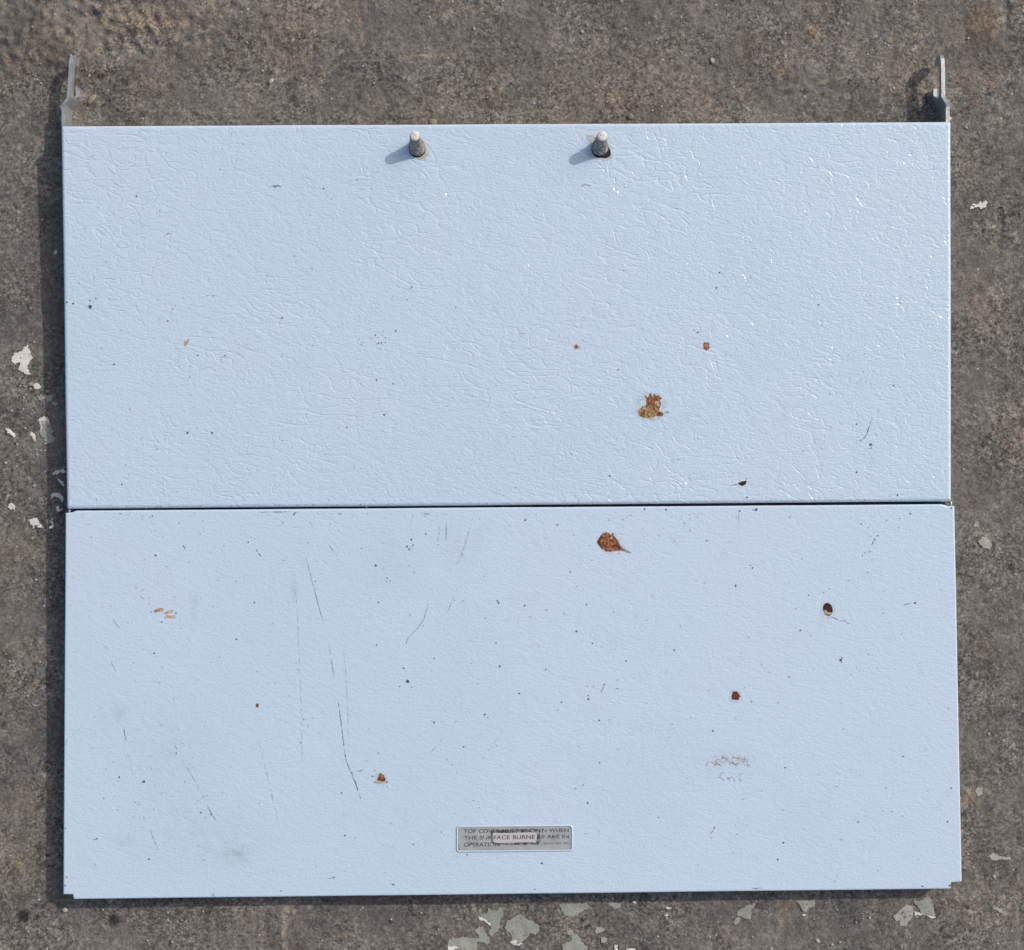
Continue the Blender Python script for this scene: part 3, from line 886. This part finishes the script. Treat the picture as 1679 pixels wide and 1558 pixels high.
patch('rust_chip', Z(420, 1168, q4, [(803,410),(815,396),(838,412),(850,440),(846,456),(790,446),(800,430)]), FRONT, M['rust'], front, 0.0001, 0.4, 3)
patch('rust_chip', Z(420, 1168, q4, [(765,455),(800,450),(845,455),(830,468),(780,466)]), FRONT, M['tan'], front, 0.00013, 0.4, 3)
patch('rust_chip', ell(422.5, 1157, 3.0, 3.6), FRONT, M['rust'], front, 0.0001, 0.9, 2)
patch('rust_chip', Z(840, 390, q4, [(1252,692),(1262,684),(1290,686),(1296,722),(1275,740),(1255,726)]), REAR, M['rust'], rear, 0.0001, 0.4, 3)
patch('rust_chip', Z(840, 390, q4, [(1262,700),(1285,700),(1280,712),(1266,712)]), REAR, M['tan'], rear, 0.00013, 0.3, 3)
patch('rust_chip', Z(840, 390, q4, [(405,702),(420,694),(440,715),(456,719),(430,726),(410,732)]), REAR, M['tan'], rear, 0.0001, 0.5, 3)
patch('rust_chip', Z(840, 390, q4, [(410,712),(425,702),(436,718),(415,726)]), REAR, M['rust'], rear, 0.00013, 0.3, 3)
patch('rust_chip', Z(0, 390, q4, [(1205,692),(1222,668),(1242,662),(1236,690),(1212,714)]), REAR, M['tan'], rear, 0.0001, 0.5, 3)
patch('rust_chip', Z(840, 780, q4, [(1478,52),(1500,40),(1536,32),(1534,54),(1512,68),(1492,62)]), REAR, M['dark_rust'], rear, 0.0001, 0.3, 3, 'small dark chip near the fold')
patch('rust_chip', Z(0, 780, q4, [(1003,888),(1040,866),(1076,870),(1070,890),(1015,898)]), FRONT, M['tan'], front, 0.0001, 0.9, 3)
patch('rust_chip', Z(0, 780, q4, [(1012,886),(1035,874),(1052,880),(1030,892)]), FRONT, M['ochre'], front, 0.00013, 0.5, 3)
patch('rust_chip', Z(0, 780, q4, [(1072,902),(1105,884),(1138,880),(1130,898),(1090,910)]), FRONT, M['tan'], front, 0.0001, 0.9, 3)
patch('rust_chip', Z(0, 780, q4, [(1075,925),(1100,918),(1150,912),(1145,935),(1120,930),(1085,936)]), FRONT, M['tan'], front, 0.0001, 1.6, 3)
patch('rust_stain', ell(968.5, 226.5, 7.5, 5.5, -0.5), REAR, M['yellow'], rear, 0.00007, 1.2, 2)
patch('rust_stain', ell(996, 259, 9, 5, -0.6), REAR, M['yellow'], rear, 0.00007, 1.2, 2)
patch('rust_stain', ell(983, 228, 9, 5), REAR, M['yellow'], rear, 0.00007, 1.0, 2)
patch('rust_stain', ell(692, 256, 10, 5, -0.4), REAR, M['yellow'], rear, 0.00007, 1.0, 2)
patch('rust_stain', ell(984, 243, 23, 20), REAR, M['halo'], rear, 0.00005, 1.5, 2)
patch('rust_stain', ell(694, 248, 14, 16), REAR, M['halo'], rear, 0.00005, 1.5, 2)
def strokes(name, lines, pl, mat, parent, lift=0.00012):
    """each line: (width_px, [points]); one mark per call"""
    bm = bmesh.new()
    for w, pts in lines:
        # resample
        P = []
        for (x0, y0), (x1, y1) in zip(pts, pts[1:]):
            k = max(1, int(math.hypot(x1 - x0, y1 - y0) / 3))
            P += [(x0 + (x1 - x0) * j / k, y0 + (y1 - y0) * j / k) for j in range(k)]
        P.append(pts[-1])
        L, R = [], []
        for i, (x, y) in enumerate(P):
            a = P[max(i - 1, 0)]; b = P[min(i + 1, len(P) - 1)]
            d = Vector((b[0] - a[0], b[1] - a[1])); d.normalize()
            t = i / max(1, len(P) - 1)
            ww = 0.5 * w * (0.35 + 0.65 * min(1, 5 * t, 5 * (1 - t))) * (1 + 0.5 * mnoise.noise((x * 0.3, y * 0.3, w)))
            x += 0.25 * mnoise.noise((x * 0.2, y * 0.2, 3)); y += 0.25 * mnoise.noise((x * 0.2, y * 0.2, 6))
            L.append(bm.verts.new(at(x - d.y * ww, y + d.x * ww, pl, lift)))
            R.append(bm.verts.new(at(x + d.y * ww, y - d.x * ww, pl, lift)))
        for i in range(len(P) - 1):
            bm.faces.new((L[i], L[i + 1], R[i + 1], R[i]))
    for f in bm.faces:
        f.normal_update()
        if f.normal.z < 0: f.normal_flip()
    return from_bm(name, bm, mat, parent)

A = lambda *p: Z(420, 780, q4, p)
B = lambda *p: Z(420, 1168, q4, p)
L0 = lambda *p: Z(0, 780, q4, p)
L1 = lambda *p: Z(0, 1168, q4, p)
R0 = lambda *p: Z(840, 780, q4, p)
U0 = lambda *p: Z(0, 390, q4, p)
U1 = lambda *p: Z(420, 390, q4, p)
front_marks = [
 ('scratch', 1.3, A((330,540),(365,680),(400,810),(418,880),(445,970))),
 ('scratch', 1.4, A((480,1110),(495,1210),(515,1338))),
 ('scratch', 1.8, A((538,1460),(550,1558)) + B((552,20),(565,120),(585,285))),
 ('scratch', 1.9, B((585,285),(600,340),(614,372),(650,455),(690,572))),
 ('faint', 1.1, A((258,600),(255,700),(270,850),(278,1050),(290,1300),(298,1558)) + B((302,200),(305,500))),
 ('faint', 1.3, B((15,170),(60,350),(110,560),(180,845))),
 ('faint', 1.2, A((575,1150),(585,1250),(600,1470)) + B((605,160))),
 ('scratch', 1.3, A((1205,330),(1200,380),(1190,435))),
 ('scratch', 1.5, A((1247,305),(1247,360),(1245,425))),
 ('faint', 1.4, A((1420,280),(1385,400),(1350,520),(1330,565),(1290,598))),
 ('scratch', 1.2, A((1130,840),(1100,940),(1060,1000),(1010,1050))),
 ('faint', 1.3, A((1325,725),(1250,908))),
 ('scratch', 1.0, A((470,440),(500,485),(535,525))),
 ('scratch', 2.2, A((0,480),(35,532))),
 ('scratch', 2.0, A((140,332),(160,315),(190,303))),
 ('scratch', 2.8, A((235,272),(255,245),(280,236))),
 ('scratch', 1.4, A((348,300),(375,332))),
 ('scratch', 1.6, A((110,292),(135,283))),
 ('scratch', 1.6, A((20,240),(80,238),(160,238),(230,236))),
 ('faint', 2.2, A((690,245),(740,248))),
 ('faint', 2.4, A((1085,248),(1130,250),(1105,268))),
 ('faint', 2.6, A((1028,255),(1025,285))),
 ('scratch', 2.2, L0((1198,452),(1217,482))),
 ('scratch', 1.0, L0((740,940),(782,997))),
 ('scratch', 1.0, L0((728,1215),(762,1288))),
 ('scratch', 1.4, L0((692,1115),(716,1148))),
 ('scratch', 1.8, L0((880,718),(898,745))),
 ('scratch', 1.2, L0((918,785),(945,810))),
 ('faint', 1.3, L0((665,830),(682,870))),
 ('scratch', 1.7, L1((808,90),(818,140),(828,190))),
 ('scratch', 1.4, L1((836,270),(845,295))),
 ('faint', 1.2, L1((855,335),(872,412))),
 ('scratch', 1.1, L1((985,770),(1005,825),(1040,905))),
 ('scratch', 1.5, L1((1143,205),(1165,248))),
 ('faint', 1.3, L1((1195,310),(1250,400),(1300,490),(1330,550))),
 ('scratch', 1.2, L1((1355,600),(1385,660),(1420,715))),
 ('scratch', 1.7, L1((610,838),(635,828),(650,822))),
 ('scratch', 1.0, L1((430,220),(440,180),(470,160))),
 ('faint', 1.4, B((1228,163),(1190,215),(1143,268))),
 ('faint', 1.1, B((1622,118),(1560,205),(1487,305))),
 ('faint', 1.2, B((1330,35),(1295,75))),
 ('scratch', 1.6, B((470,1090),(515,1082))),
 ('faint', 2.4, B((885,1125),(915,1132))),
 ('scratch', 1.4, B((655,388),(690,382),(712,372))),
 ('scratch', 1.5, A((1010,250),(1028,420))[:0] or A((985,1090),(1010,1050))),
 ('scratch', 2.4, Z(1330, 970, sC, [(735,865),(800,910),(950,982)])),
 ('faint', 2.6, Z(1330, 970, sC, [(950,985),(1010,1025),(1080,1020),(1150,985),(1200,1020),(1280,1110),(1355,1110)])),
 ('scratch', 1.6, R0((605,1365),(595,1395),(580,1430))),
 ('scratch', 2.0, R0((860,402),(880,392))),
 ('scratch', 1.8, R0((1466,708),(1464,735))),
 ('faint', 1.4, R0((1488,230),(1485,320))),
 ('scratch', 2.0, R0((1570,225),(1610,222))),
 ('scratch', 2.0, Z(1260, 780, q4, [(700,415),(678,455)])),
 ('scratch', 1.6, Z(1260, 780, q4, [(890,848),(925,838)])),
 ('scratch', 2.0, Z(1260, 780, q4, [(485,1192),(470,1208),(488,1228)])),
 ('faint', 1.3, Z(840, 1168, q4, [(565,768),(578,800)])),
 ('scratch', 1.4, Z(840, 1168, q4, [(1560,1150),(1600,1155),(1640,1150)])),
 ('faint', 1.4, Z(840, 1168, q4, [(1300,800),(1330,760)])),
 ('scratch', 1.6, L1((1385,1195),(1410,1205),(1395,1185))),
]
for mk, w, pts in front_marks:
    if len(pts) > 1:
        strokes('scratch', [(w * 0.85, pts)], FRONT, M[mk], front)
# dried scribble of spilt liquid
scr = []
sr = random.Random(3)
for k in range(26):
    cx, cy = 1160 + 70 * sr.random(), 1240 + 16 * sr.random() + (24 if k > 18 else 0)
    if k > 18: cx = 1178 + 36 * sr.random()
    a = sr.uniform(0, 6.28)
    scr.append((1.7, [(cx + 4 * math.cos(a + t) + t * 1.5, cy + 3.2 * math.sin(a + t * 1.3)) for t in (0, 0.7, 1.4, 2.1, 2.8)]))
strokes('dried_smear', scr, FRONT, M['smear'], front)

patch('dried_smear', ell(1199, 1246, 34, 9, 0.12, 20), FRONT, M['halo'], front, 0.00006, 3.0, 2)
rear_marks = [
 ('scratch', 2.6, Z(1390, 670, 19.5, [(370,1025),(430,1010),(490,985),(560,930),(600,840)])),
 ('scratch', 2.0, Z(1390, 670, 19.5, [(600,850),(640,740),(690,610),(720,540)])),
 ('faint', 1.8, Z(1390, 670, 19.5, [(730,530),(745,420),(785,310)])),
 ('scratch', 1.8, Z(1390, 670, 19.5, [(645,1272),(780,1270),(755,1200)])),
 ('scratch', 1.8, Z(1390, 670, 19.5, [(890,820),(970,850)])),
 ('scratch', 2.4, U0((1468,778),(1486,760))),
 ('scratch', 1.6, U0((1440,812),(1455,790),(1460,800),(1445,800))),
 ('faint', 1.3, U0((1330,390),(1370,375),(1400,382),(1422,370))),
 ('scratch', 1.4, U1((62,246),(100,246))),
 ('scratch', 1.2, U1((340,180),(375,212))),
 ('faint', 1.4, U1((895,370),(893,405))),
 ('scratch', 1.5, U1((1008,335),(1030,315))),
 ('scratch', 1.4, Z(420, 0, q4, [(90,1222),(130,1218),(165,1222)])),
 ('scratch', 2.6, Z(420, 0, q4, [(120,1228),(145,1215),(162,1226)])),
 ('scratch', 1.6, Z(420, 0, q4, [(258,1236),(278,1232)])),
 ('faint', 1.0, Z(0, 0, q4, [(1575,940),(1560,1020),(1550,1070),(1535,1130)])),
 ('faint', 2.4, Z(840, 0, q4, [(425,1212),(450,1222),(480,1208),(520,1220)])),
 ('faint', 1.6, Z(840, 390, q4, [(40,612),(70,628),(95,628)])),
 ('scratch', 1.2, Z(840, 780, q4, [(1432,66),(1480,55)])),
 ('faint', 2.6, Z(0, 0, q4, [(1085,1540),(1110,1525),(1130,1535)])),
 ('faint', 2.0, Z(1260, 0, q4, [(375,1180),(395,1170),(405,1190)])),
]
for mk, w, pts in rear_marks:
    strokes('scratch', [(w, pts)], REAR, M[mk], rear)

# specks
def specks(name, items, pl, mat, parent, lift=0.00016, seed=0):
    bm = bmesh.new()
    rr = random.Random(seed)
    for px, py, r in items:
        k = 7
        ph = rr.uniform(0, 6.28); el_ = rr.uniform(0.7, 1.0); ro = rr.uniform(0, 3.14)
        vs_ = []
        for i in range(k):
            a = -2 * math.pi * i / k + ph
            q_ = r * rr.uniform(0.75, 1.2)
            x, y = q_ * math.cos(a), q_ * math.sin(a) * el_
            vs_.append(bm.verts.new(at(px + x * math.cos(ro) - y * math.sin(ro), py + x * math.sin(ro) + y * math.cos(ro), pl, lift)))
        f = bm.faces.new(vs_)
        f.normal_update()
        if f.normal.z < 0: f.normal_flip()
    o = from_bm(name, bm, mat, parent)
    return tag(o, kind='stuff')
def ZS(ox, oy, pts):
    return [(ox + p[0] / q4, oy + p[1] / q4, p[2] / q4) for p in pts]
rs = ZS(0, 390, [(440,422,7),(482,431,8),(590,412,6),(630,397,6),(593,452,13),(748,829,7),(1230,1278,9),(1392,1278,8),(1290,1248,5),(667,725,5),(522,297,5),(1132,470,5),(1100,545,6),(1297,769,6),(1250,843,5),(850,1122,5),(1032,1382,5),(938,1355,4),(822,1488,5),(697,157,5),(1070,248,4),(1504,119,5),(1245,912,5),(1110,957,4),(1197,1134,4),(1545,1078,4),(598,1150,3),(1207,605,3),(878,762,3)])
rs += ZS(420, 390, [(173,525,7),(916,608,6),(783,637,6),(800,652,5),(760,660,5),(850,655,5),(805,690,7),(825,688,6),(848,687,5),(790,695,5),(815,725,5),(835,612,5),(830,640,4),(678,665,4),(692,697,5),(790,931,7),(900,956,6),(840,1160,7),(855,1152,4),(597,1243,6),(541,1245,4),(1308,461,5),(371,707,5),(643,1502,5),(690,1510,4),(455,1418,5),(1420,1037,5),(1290,1047,4),(252,120,5),(174,767,4),(174,1330,4),(1022,322,6),(1010,334,5),(120,1556,4)])
rs += ZS(840, 390, [(1340,327,6),(1360,227,6),(1378,231,4),(1564,258,5),(1217,618,8),(1193,605,5),(1195,656,4),(697,863,6),(391,1415,5),(465,669,5),(1090,1454,5),(1580,1446,4),(732,212,5),(1038,653,3),(1000,750,3)])
rs += ZS(1260, 390, [(348,574,5),(670,380,5),(330,440,6),(932,259,4),(1093,738,5),(895,765,4),(624,877,5),(822,967,6),(641,941,5),(615,925,4),(404,1024,5),(580,1220,6),(533,1080,4),(233,1397,5),(580,1535,7),(293,325,4),(672,1356,11),(527,765,4),(632,760,4),(715,1140,4),(660,1548,4)])
rs += ZS(0, 780, [(800,57,6),(1077,98,4),(632,156,5),(725,195,5)])
rs += ZS(840, 780, [(640,2,7),(24,78,5),(1540,142,7),(435,162,5),(1537,20,5),(1560,14,4),(1565,60,4)])
rs += ZS(1260, 780, [(848,128,8),(880,122,4),(1018,93,4),(799,135,4),(410,173,4),(20,163,4)])
rs += ZS(420, 780, [(1620,131,5),(480,160,5),(725,205,5)])
rs += ZS(0, 0, [(895,1287,6),(1048,1382,5),(886,1078,4),(1093,1002,4),(1447,1110,5),(607,1021,5),(728,1012,3),(555,1497,5),(805,1430,4),(1125,1530,4),(922,858,4),(1520,880,5),(1597,944,5),(935,1482,4),(815,1253,4)])
rs += ZS(420, 0, [(355,1408,5),(497,1303,5),(727,1100,5),(610,1190,4),(660,1178,5),(800,1130,4),(285,1080,3),(445,1235,6),(1016,1545,4)])
fs = ZS(0, 780, [(1022,523,8),(946,551,5),(1062,959,6),(990,893,6),(1155,902,6),(1012,1164,6),(1066,1254,5),(1551,692,5),(1551,1072,6),(600,404,5),(1313,380,5),(1468,461,5),(1239,567,4),(1176,313,5),(592,321,4),(522,822,3),(666,587,4),(727,853,4),(878,1228,4),(1396,860,5),(1384,502,4),(1073,398,4),(936,283,5),(1000,264,6),(985,272,5),(1118,637,4),(1095,596,5),(980,798,4),(935,750,5),(1628,435,6),(1668,832,7),(1648,405,4),(1333,296,4),(436,392,5),(450,730,4),(1020,360,4),(690,770,4),(1210,668,4),(1150,795,4),(980,838,5)])
fs += ZS(420, 780, [(995,1347,13),(968,1262,8),(943,1382,6),(1022,1386,5),(1597,1249,8),(1574,1096,6),(1169,1196,6),(791,1109,6),(1095,981,5),(1303,817,5),(1358,822,5),(1113,381,6),(1040,632,5),(1006,590,5),(390,692,5),(400,562,4),(186,554,5),(341,439,5),(837,441,4),(987,1094,6),(1497,658,5),(1503,932,5),(1646,942,4),(1452,1363,5),(786,588,9),(832,615,5),(860,670,6),(878,690,5),(855,693,5),(804,830,6),(488,315,5),(985,452,0),(1005,482,8),(1020,420,8),(990,465,7),(1030,455,6),(1022,470,5),(692,476,5),(1590,832,8),(1582,820,6),(130,1357,5),(720,1012,4),(1010,913,5),(400,938,4),(72,1178,4),(110,970,4)])
fs += ZS(840, 780, [(87,292,8),(297,322,6),(405,387,5),(222,412,5),(383,631,6),(424,724,5),(83,851,6),(226,880,5),(343,904,5),(488,844,6),(423,1020,7),(528,1098,7),(590,1122,4),(1064,1144,7),(747,1214,6),(220,1269,6),(47,1427,7),(325,1484,6),(499,1465,9),(500,1440,6),(494,1380,5),(535,1381,5),(605,1368,6),(690,1395,6),(868,219,6),(1008,222,7),(1600,222,12),(1166,359,5),(1063,428,5),(1276,425,6),(1562,588,6),(1575,605,7),(1466,722,8),(1208,688,5),(1262,703,4),(920,786,5),(993,537,4),(930,578,4),(522,554,5),(1635,1236,5),(1550,1058,5),(1497,1165,4),(1103,985,5),(883,945,4),(816,921,4),(122,923,4),(177,1117,4),(1570,1481,5),(1130,312,5),(853,352,4),(966,395,5),(1340,852,4),(1290,1408,5),(1492,232,6),(1165,255,4),(1018,1280,4),(1495,1448,5)])
fs += ZS(1260, 780, [(210,1013,8),(652,636,6),(610,316,6),(720,394,6),(670,397,5),(698,418,6),(525,689,5),(265,783,6),(400,742,5),(365,765,5),(182,870,5),(963,833,8),(925,838,4),(893,845,4),(755,900,4),(876,1038,5),(659,1170,5),(475,1208,11),(485,1193,6),(598,1280,4),(277,1048,5),(1076,330,4),(932,250,7),(1200,212,8),(635,505,5),(665,498,5),(618,525,5),(680,552,4),(545,1303,4),(716,1262,4),(65,1487,5),(1180,1528,5),(1132,745,4),(293,1272,4),(139,694,4),(305,487,4),(222,547,4),(450,565,4)])
fs += ZS(0, 1168, [(945,455,12),(783,425,8),(636,828,7),(1318,658,7),(1345,690,5),(1385,670,6),(975,962,6),(743,326,5),(771,641,5),(682,564,5),(890,590,5),(911,604,5),(1007,635,5),(945,693,5),(1196,204,5),(1157,268,6),(1130,550,4),(1332,555,5),(1405,690,5),(1340,968,5),(875,687,4),(432,710,5),(433,760,6),(434,880,4),(435,965,5),(437,1080,6),(430,1135,7),(775,455,4),(1214,690,4)])
fs += ZS(420, 1168, [(560,530,7),(583,807,7),(1032,865,6),(1168,67,8),(1152,55,4),(512,1083,7),(900,1128,7),(165,1170,7),(185,1175,5),(314,47,6),(340,93,5),(374,38,5),(161,51,4),(295,200,6),(585,285,6),(652,455,6),(615,370,5),(765,420,6),(858,457,6),(862,488,5),(780,380,5),(802,268,5),(1288,342,5),(1360,227,6),(1373,224,4),(1577,218,5),(1490,302,5),(1500,15,8),(1520,32,5),(885,730,4),(653,822,4),(845,1050,4),(1237,1167,5),(1385,933,6),(1510,892,5),(1215,785,5),(25,595,5),(1465,625,4),(1090,1180,4),(727,318,4),(390,1013,4)])
fs += ZS(840, 1168, [(1316,122,8),(1326,756,8),(497,594,8),(196,990,9),(572,53,7),(575,330,6),(465,476,6),(962,688,6),(698,243,5),(1049,80,5),(1514,569,5),(1465,38,5),(1035,162,4),(1303,824,5),(1475,800,5),(438,225,4),(643,50,4),(1448,920,4),(150,1160,6),(180,1160,5),(213,908,5),(1600,1155,7),(1170,38,4),(482,795,5),(1465,742,4),(1635,512,4),(1540,738,3)])
fs += ZS(1260, 1168, [(884,289,7),(589,720,6),(1175,717,7),(1200,498,6),(100,854,8),(63,965,7),(112,362,6),(492,110,5),(883,681,5),(811,650,5),(450,487,5),(335,407,4),(98,640,5),(477,835,5),(600,413,4),(1045,518,4),(1010,1140,7),(718,1037,4),(985,963,4),(440,1105,4),(640,680,4),(750,650,4),(1190,1135,9),(548,374,4)])
big_r = [s for s in rs if s[2] > 1.45]; big_f = [(x, y, r * 0.92) for x, y, r in fs if r > 1.45]
rr = random.Random(77)
tiny_r = [s for s in rs if s[2] <= 1.45] + [(rr.uniform(125, 1540), rr.uniform(215, 815), abs(rr.gauss(0.35, 0.3)) + 0.2) for _ in range(170)]
tiny_f = [s for s in fs if s[2] <= 1.45] + [(rr.uniform(125, 1550), rr.uniform(845, 1450), abs(rr.gauss(0.4, 0.3)) + 0.2) for _ in range(260)]
# grime gathers in the left part of the front leaf and along its edges
tiny_f += [(rr.gauss(300, 130), rr.gauss(1250, 120), abs(rr.gauss(0.45, 0.3)) + 0.2) for _ in range(160)]
tiny_f += [(rr.uniform(125, 1540), 0, abs(rr.gauss(0.5, 0.4)) + 0.25) for _ in range(60)]
tiny_f = [(x, (840 + (1540 - x) / 1415 * -6 + 6 + rr.expovariate(0.25)) if y == 0 else y, r) for x, y, r in tiny_f]
tiny_f = [s for s in tiny_f if 112 < s[0] < 1560 and 838 < s[1] < 1455]
seam = [(x, 834.2 - (x - 118) / 1430 * 11.0 + rr.uniform(-3.4, -1.6), abs(rr.gauss(0.5, 0.5)) + 0.3) for x in [rr.uniform(118, 1545) for _ in range(70)]]
tiny_r += seam
specks('dirt_specks', big_r, REAR, M['speck'], rear, seed=1)
specks('dirt_specks', big_f, FRONT, M['speck'], front, seed=2)
specks('pale_specks', tiny_r, REAR, M['grey_speck'], rear, 0.00014, seed=3)
specks('pale_specks', tiny_f, FRONT, M['grey_speck'], front, 0.00014, seed=4)

# ------------------------------------------------------------------ warning plate
SP = 7.632
def W(x, y):
    return (735 + x / SP, 1340 + y / SP)
def slab(name, outline, pl, z0, z1, mat, parent, bev=0.0):
    bm = bmesh.new()
    bot = [bm.verts.new(at(x, y, pl, z0)) for x, y in outline]
    top = [bm.verts.new(at(x, y, pl, z1)) for x, y in outline]
    k = len(outline)
    ft = bm.faces.new(top)
    for i in range(k):
        bm.faces.new((bot[i], bot[(i + 1) % k], top[(i + 1) % k], top[i]))
    bmesh.ops.recalc_face_normals(bm, faces=bm.faces)
    if ft.normal.z < 0:
        bmesh.ops.reverse_faces(bm, faces=bm.faces)
    if bev:
        bmesh.ops.bevel(bm, geom=ft.edges[:], offset=bev, segments=2, affect='EDGES')
    return from_bm(name, bm, mat, parent)
def rrect(x0, y0, x1, y1, r, skew=0.0, k=4):
    out = []
    for cx, cy, a0 in ((x1 - r, y0 + r, -90), (x1 - r, y1 - r, 0), (x0 + r, y1 - r, 90), (x0 + r, y0 + r, 180)):
        for i in range(k + 1):
            a = math.radians(a0 + 90 * i / k)
            x, y = cx + r * math.cos(a), cy + r * math.sin(a)
            out.append(W(x, y + skew * (x - (x0 + x1) / 2)))
    return out
SK = -0.010
plate = slab('warning_plate', rrect(128, 128, 1538, 410, 26, SK), FRONT, 0.00002, 0.00016, M['plate'], cover)
plate['label'] = 'grey warning plate near the front edge'
# embossed rim round the plate
bm = bmesh.new()
loops = []
for gx_, z in ((0, 0.0002), (5, 0.0007), (11, 0.0009), (17, 0.0006), (24, 0.00003)):
    loops.append([bm.verts.new(at(x, y, FRONT, z)) for x, y in rrect(124 - gx_, 124 - gx_, 1542 + gx_, 414 + gx_, 26 + gx_ * 0.6, SK)])
for a, b in zip(loops, loops[1:]):
    for i in range(len(a)):
        bm.faces.new((a[i], b[i], b[(i + 1) % len(a)], a[(i + 1) % len(a)]))
bmesh.ops.recalc_face_normals(bm, faces=bm.faces)
n = N('plain_enamel')
M['rim'] = n.done(Base_Color=(BASE[0]*0.88, BASE[1]*0.88, BASE[2]*0.86, 1), Roughness=0.3, Normal=n.bump(n.noise(260, 2), 0.001, 0.25))
from_bm('plate_rim', bm, M['rim'], plate, True)
box_out = [W(*p) for p in [(560, 205), (580, 192), (640, 200), (840, 196), (1080, 188), (1112, 200), (1112, 250), (1108, 300), (1085, 326), (1060, 314), (840, 318), (640, 326), (580, 318), (560, 290)]]
slab('raised_panel', box_out, FRONT, 0.00016, 0.00062, M['plate_hi'], plate, 0.00012)
gl = [W(*p) for p in [(535, 170), (640, 160), (840, 160), (1080, 150), (1150, 170), (1155, 300), (1130, 345), (840, 350), (600, 352), (540, 320)]]
patch('plate_grime', gl, FRONT, M['grime'], plate, 0.00019, 1.0, 3)
patch('plate_grime', [W(*p) for p in [(118, 340), (140, 340), (150, 410), (118, 415)]], FRONT, M['grime'], plate, 0.00020, 0.5, 3)

def lettering(text, x0, x1, cap, basel, lift, parent, weight=0.0):
    """text between photograph-crop x0..x1, capitals from y=cap to y=basel"""
    cu = bpy.data.curves.new('lettering', 'FONT')
    cu.body = text
    cu.size = 1.0
    cu.offset = weight
    cu.space_word = 1.15
    o = bpy.data.objects.new('lettering', cu)
    C.objects.link(o)
    dg = bpy.context.evaluated_depsgraph_get()
    me_ = bpy.data.meshes.new_from_object(o.evaluated_get(dg))
    bpy.data.objects.remove(o)
    bpy.data.curves.remove(cu)
    a = np.empty(len(me_.vertices) * 3); me_.vertices.foreach_get('co', a); a = a.reshape(-1, 3)
    mn = a.min(0); mx = a.max(0)
    for v in me_.vertices:
        u = (v.co.x - mn[0]) / (mx[0] - mn[0])
        w = (v.co.y - mn[1]) / (mx[1] - mn[1])
        X = x0 + (x1 - x0) * u
        Y = basel + (cap - basel) * w + SK * (X - 840)
        p = W(X, Y)
        v.co = at(p[0], p[1], FRONT, lift)
    me_.materials.clear()
    return link('lettering', me_, M['ink'], parent)
lettering('TOP COVER MUST BE OPEN WHEN', 196, 1510, 146, 194, 0.00024, plate, 0.012)
lettering('THE SUR', 200, 556, 228, 276, 0.00024, plate, 0.012)
lettering('FACE BURNE', 572, 1088, 226, 276, 0.00068, plate, 0.012)
lettering('RS ARE IN', 1122, 1512, 224, 272, 0.00024, plate, 0.012)
lettering('OPERATION', 198, 642, 312, 364, 0.00024, plate, 0.012)
lettering('8116(1465-40)', 1192, 1510, 318, 352, 0.00024, plate, 0.0)
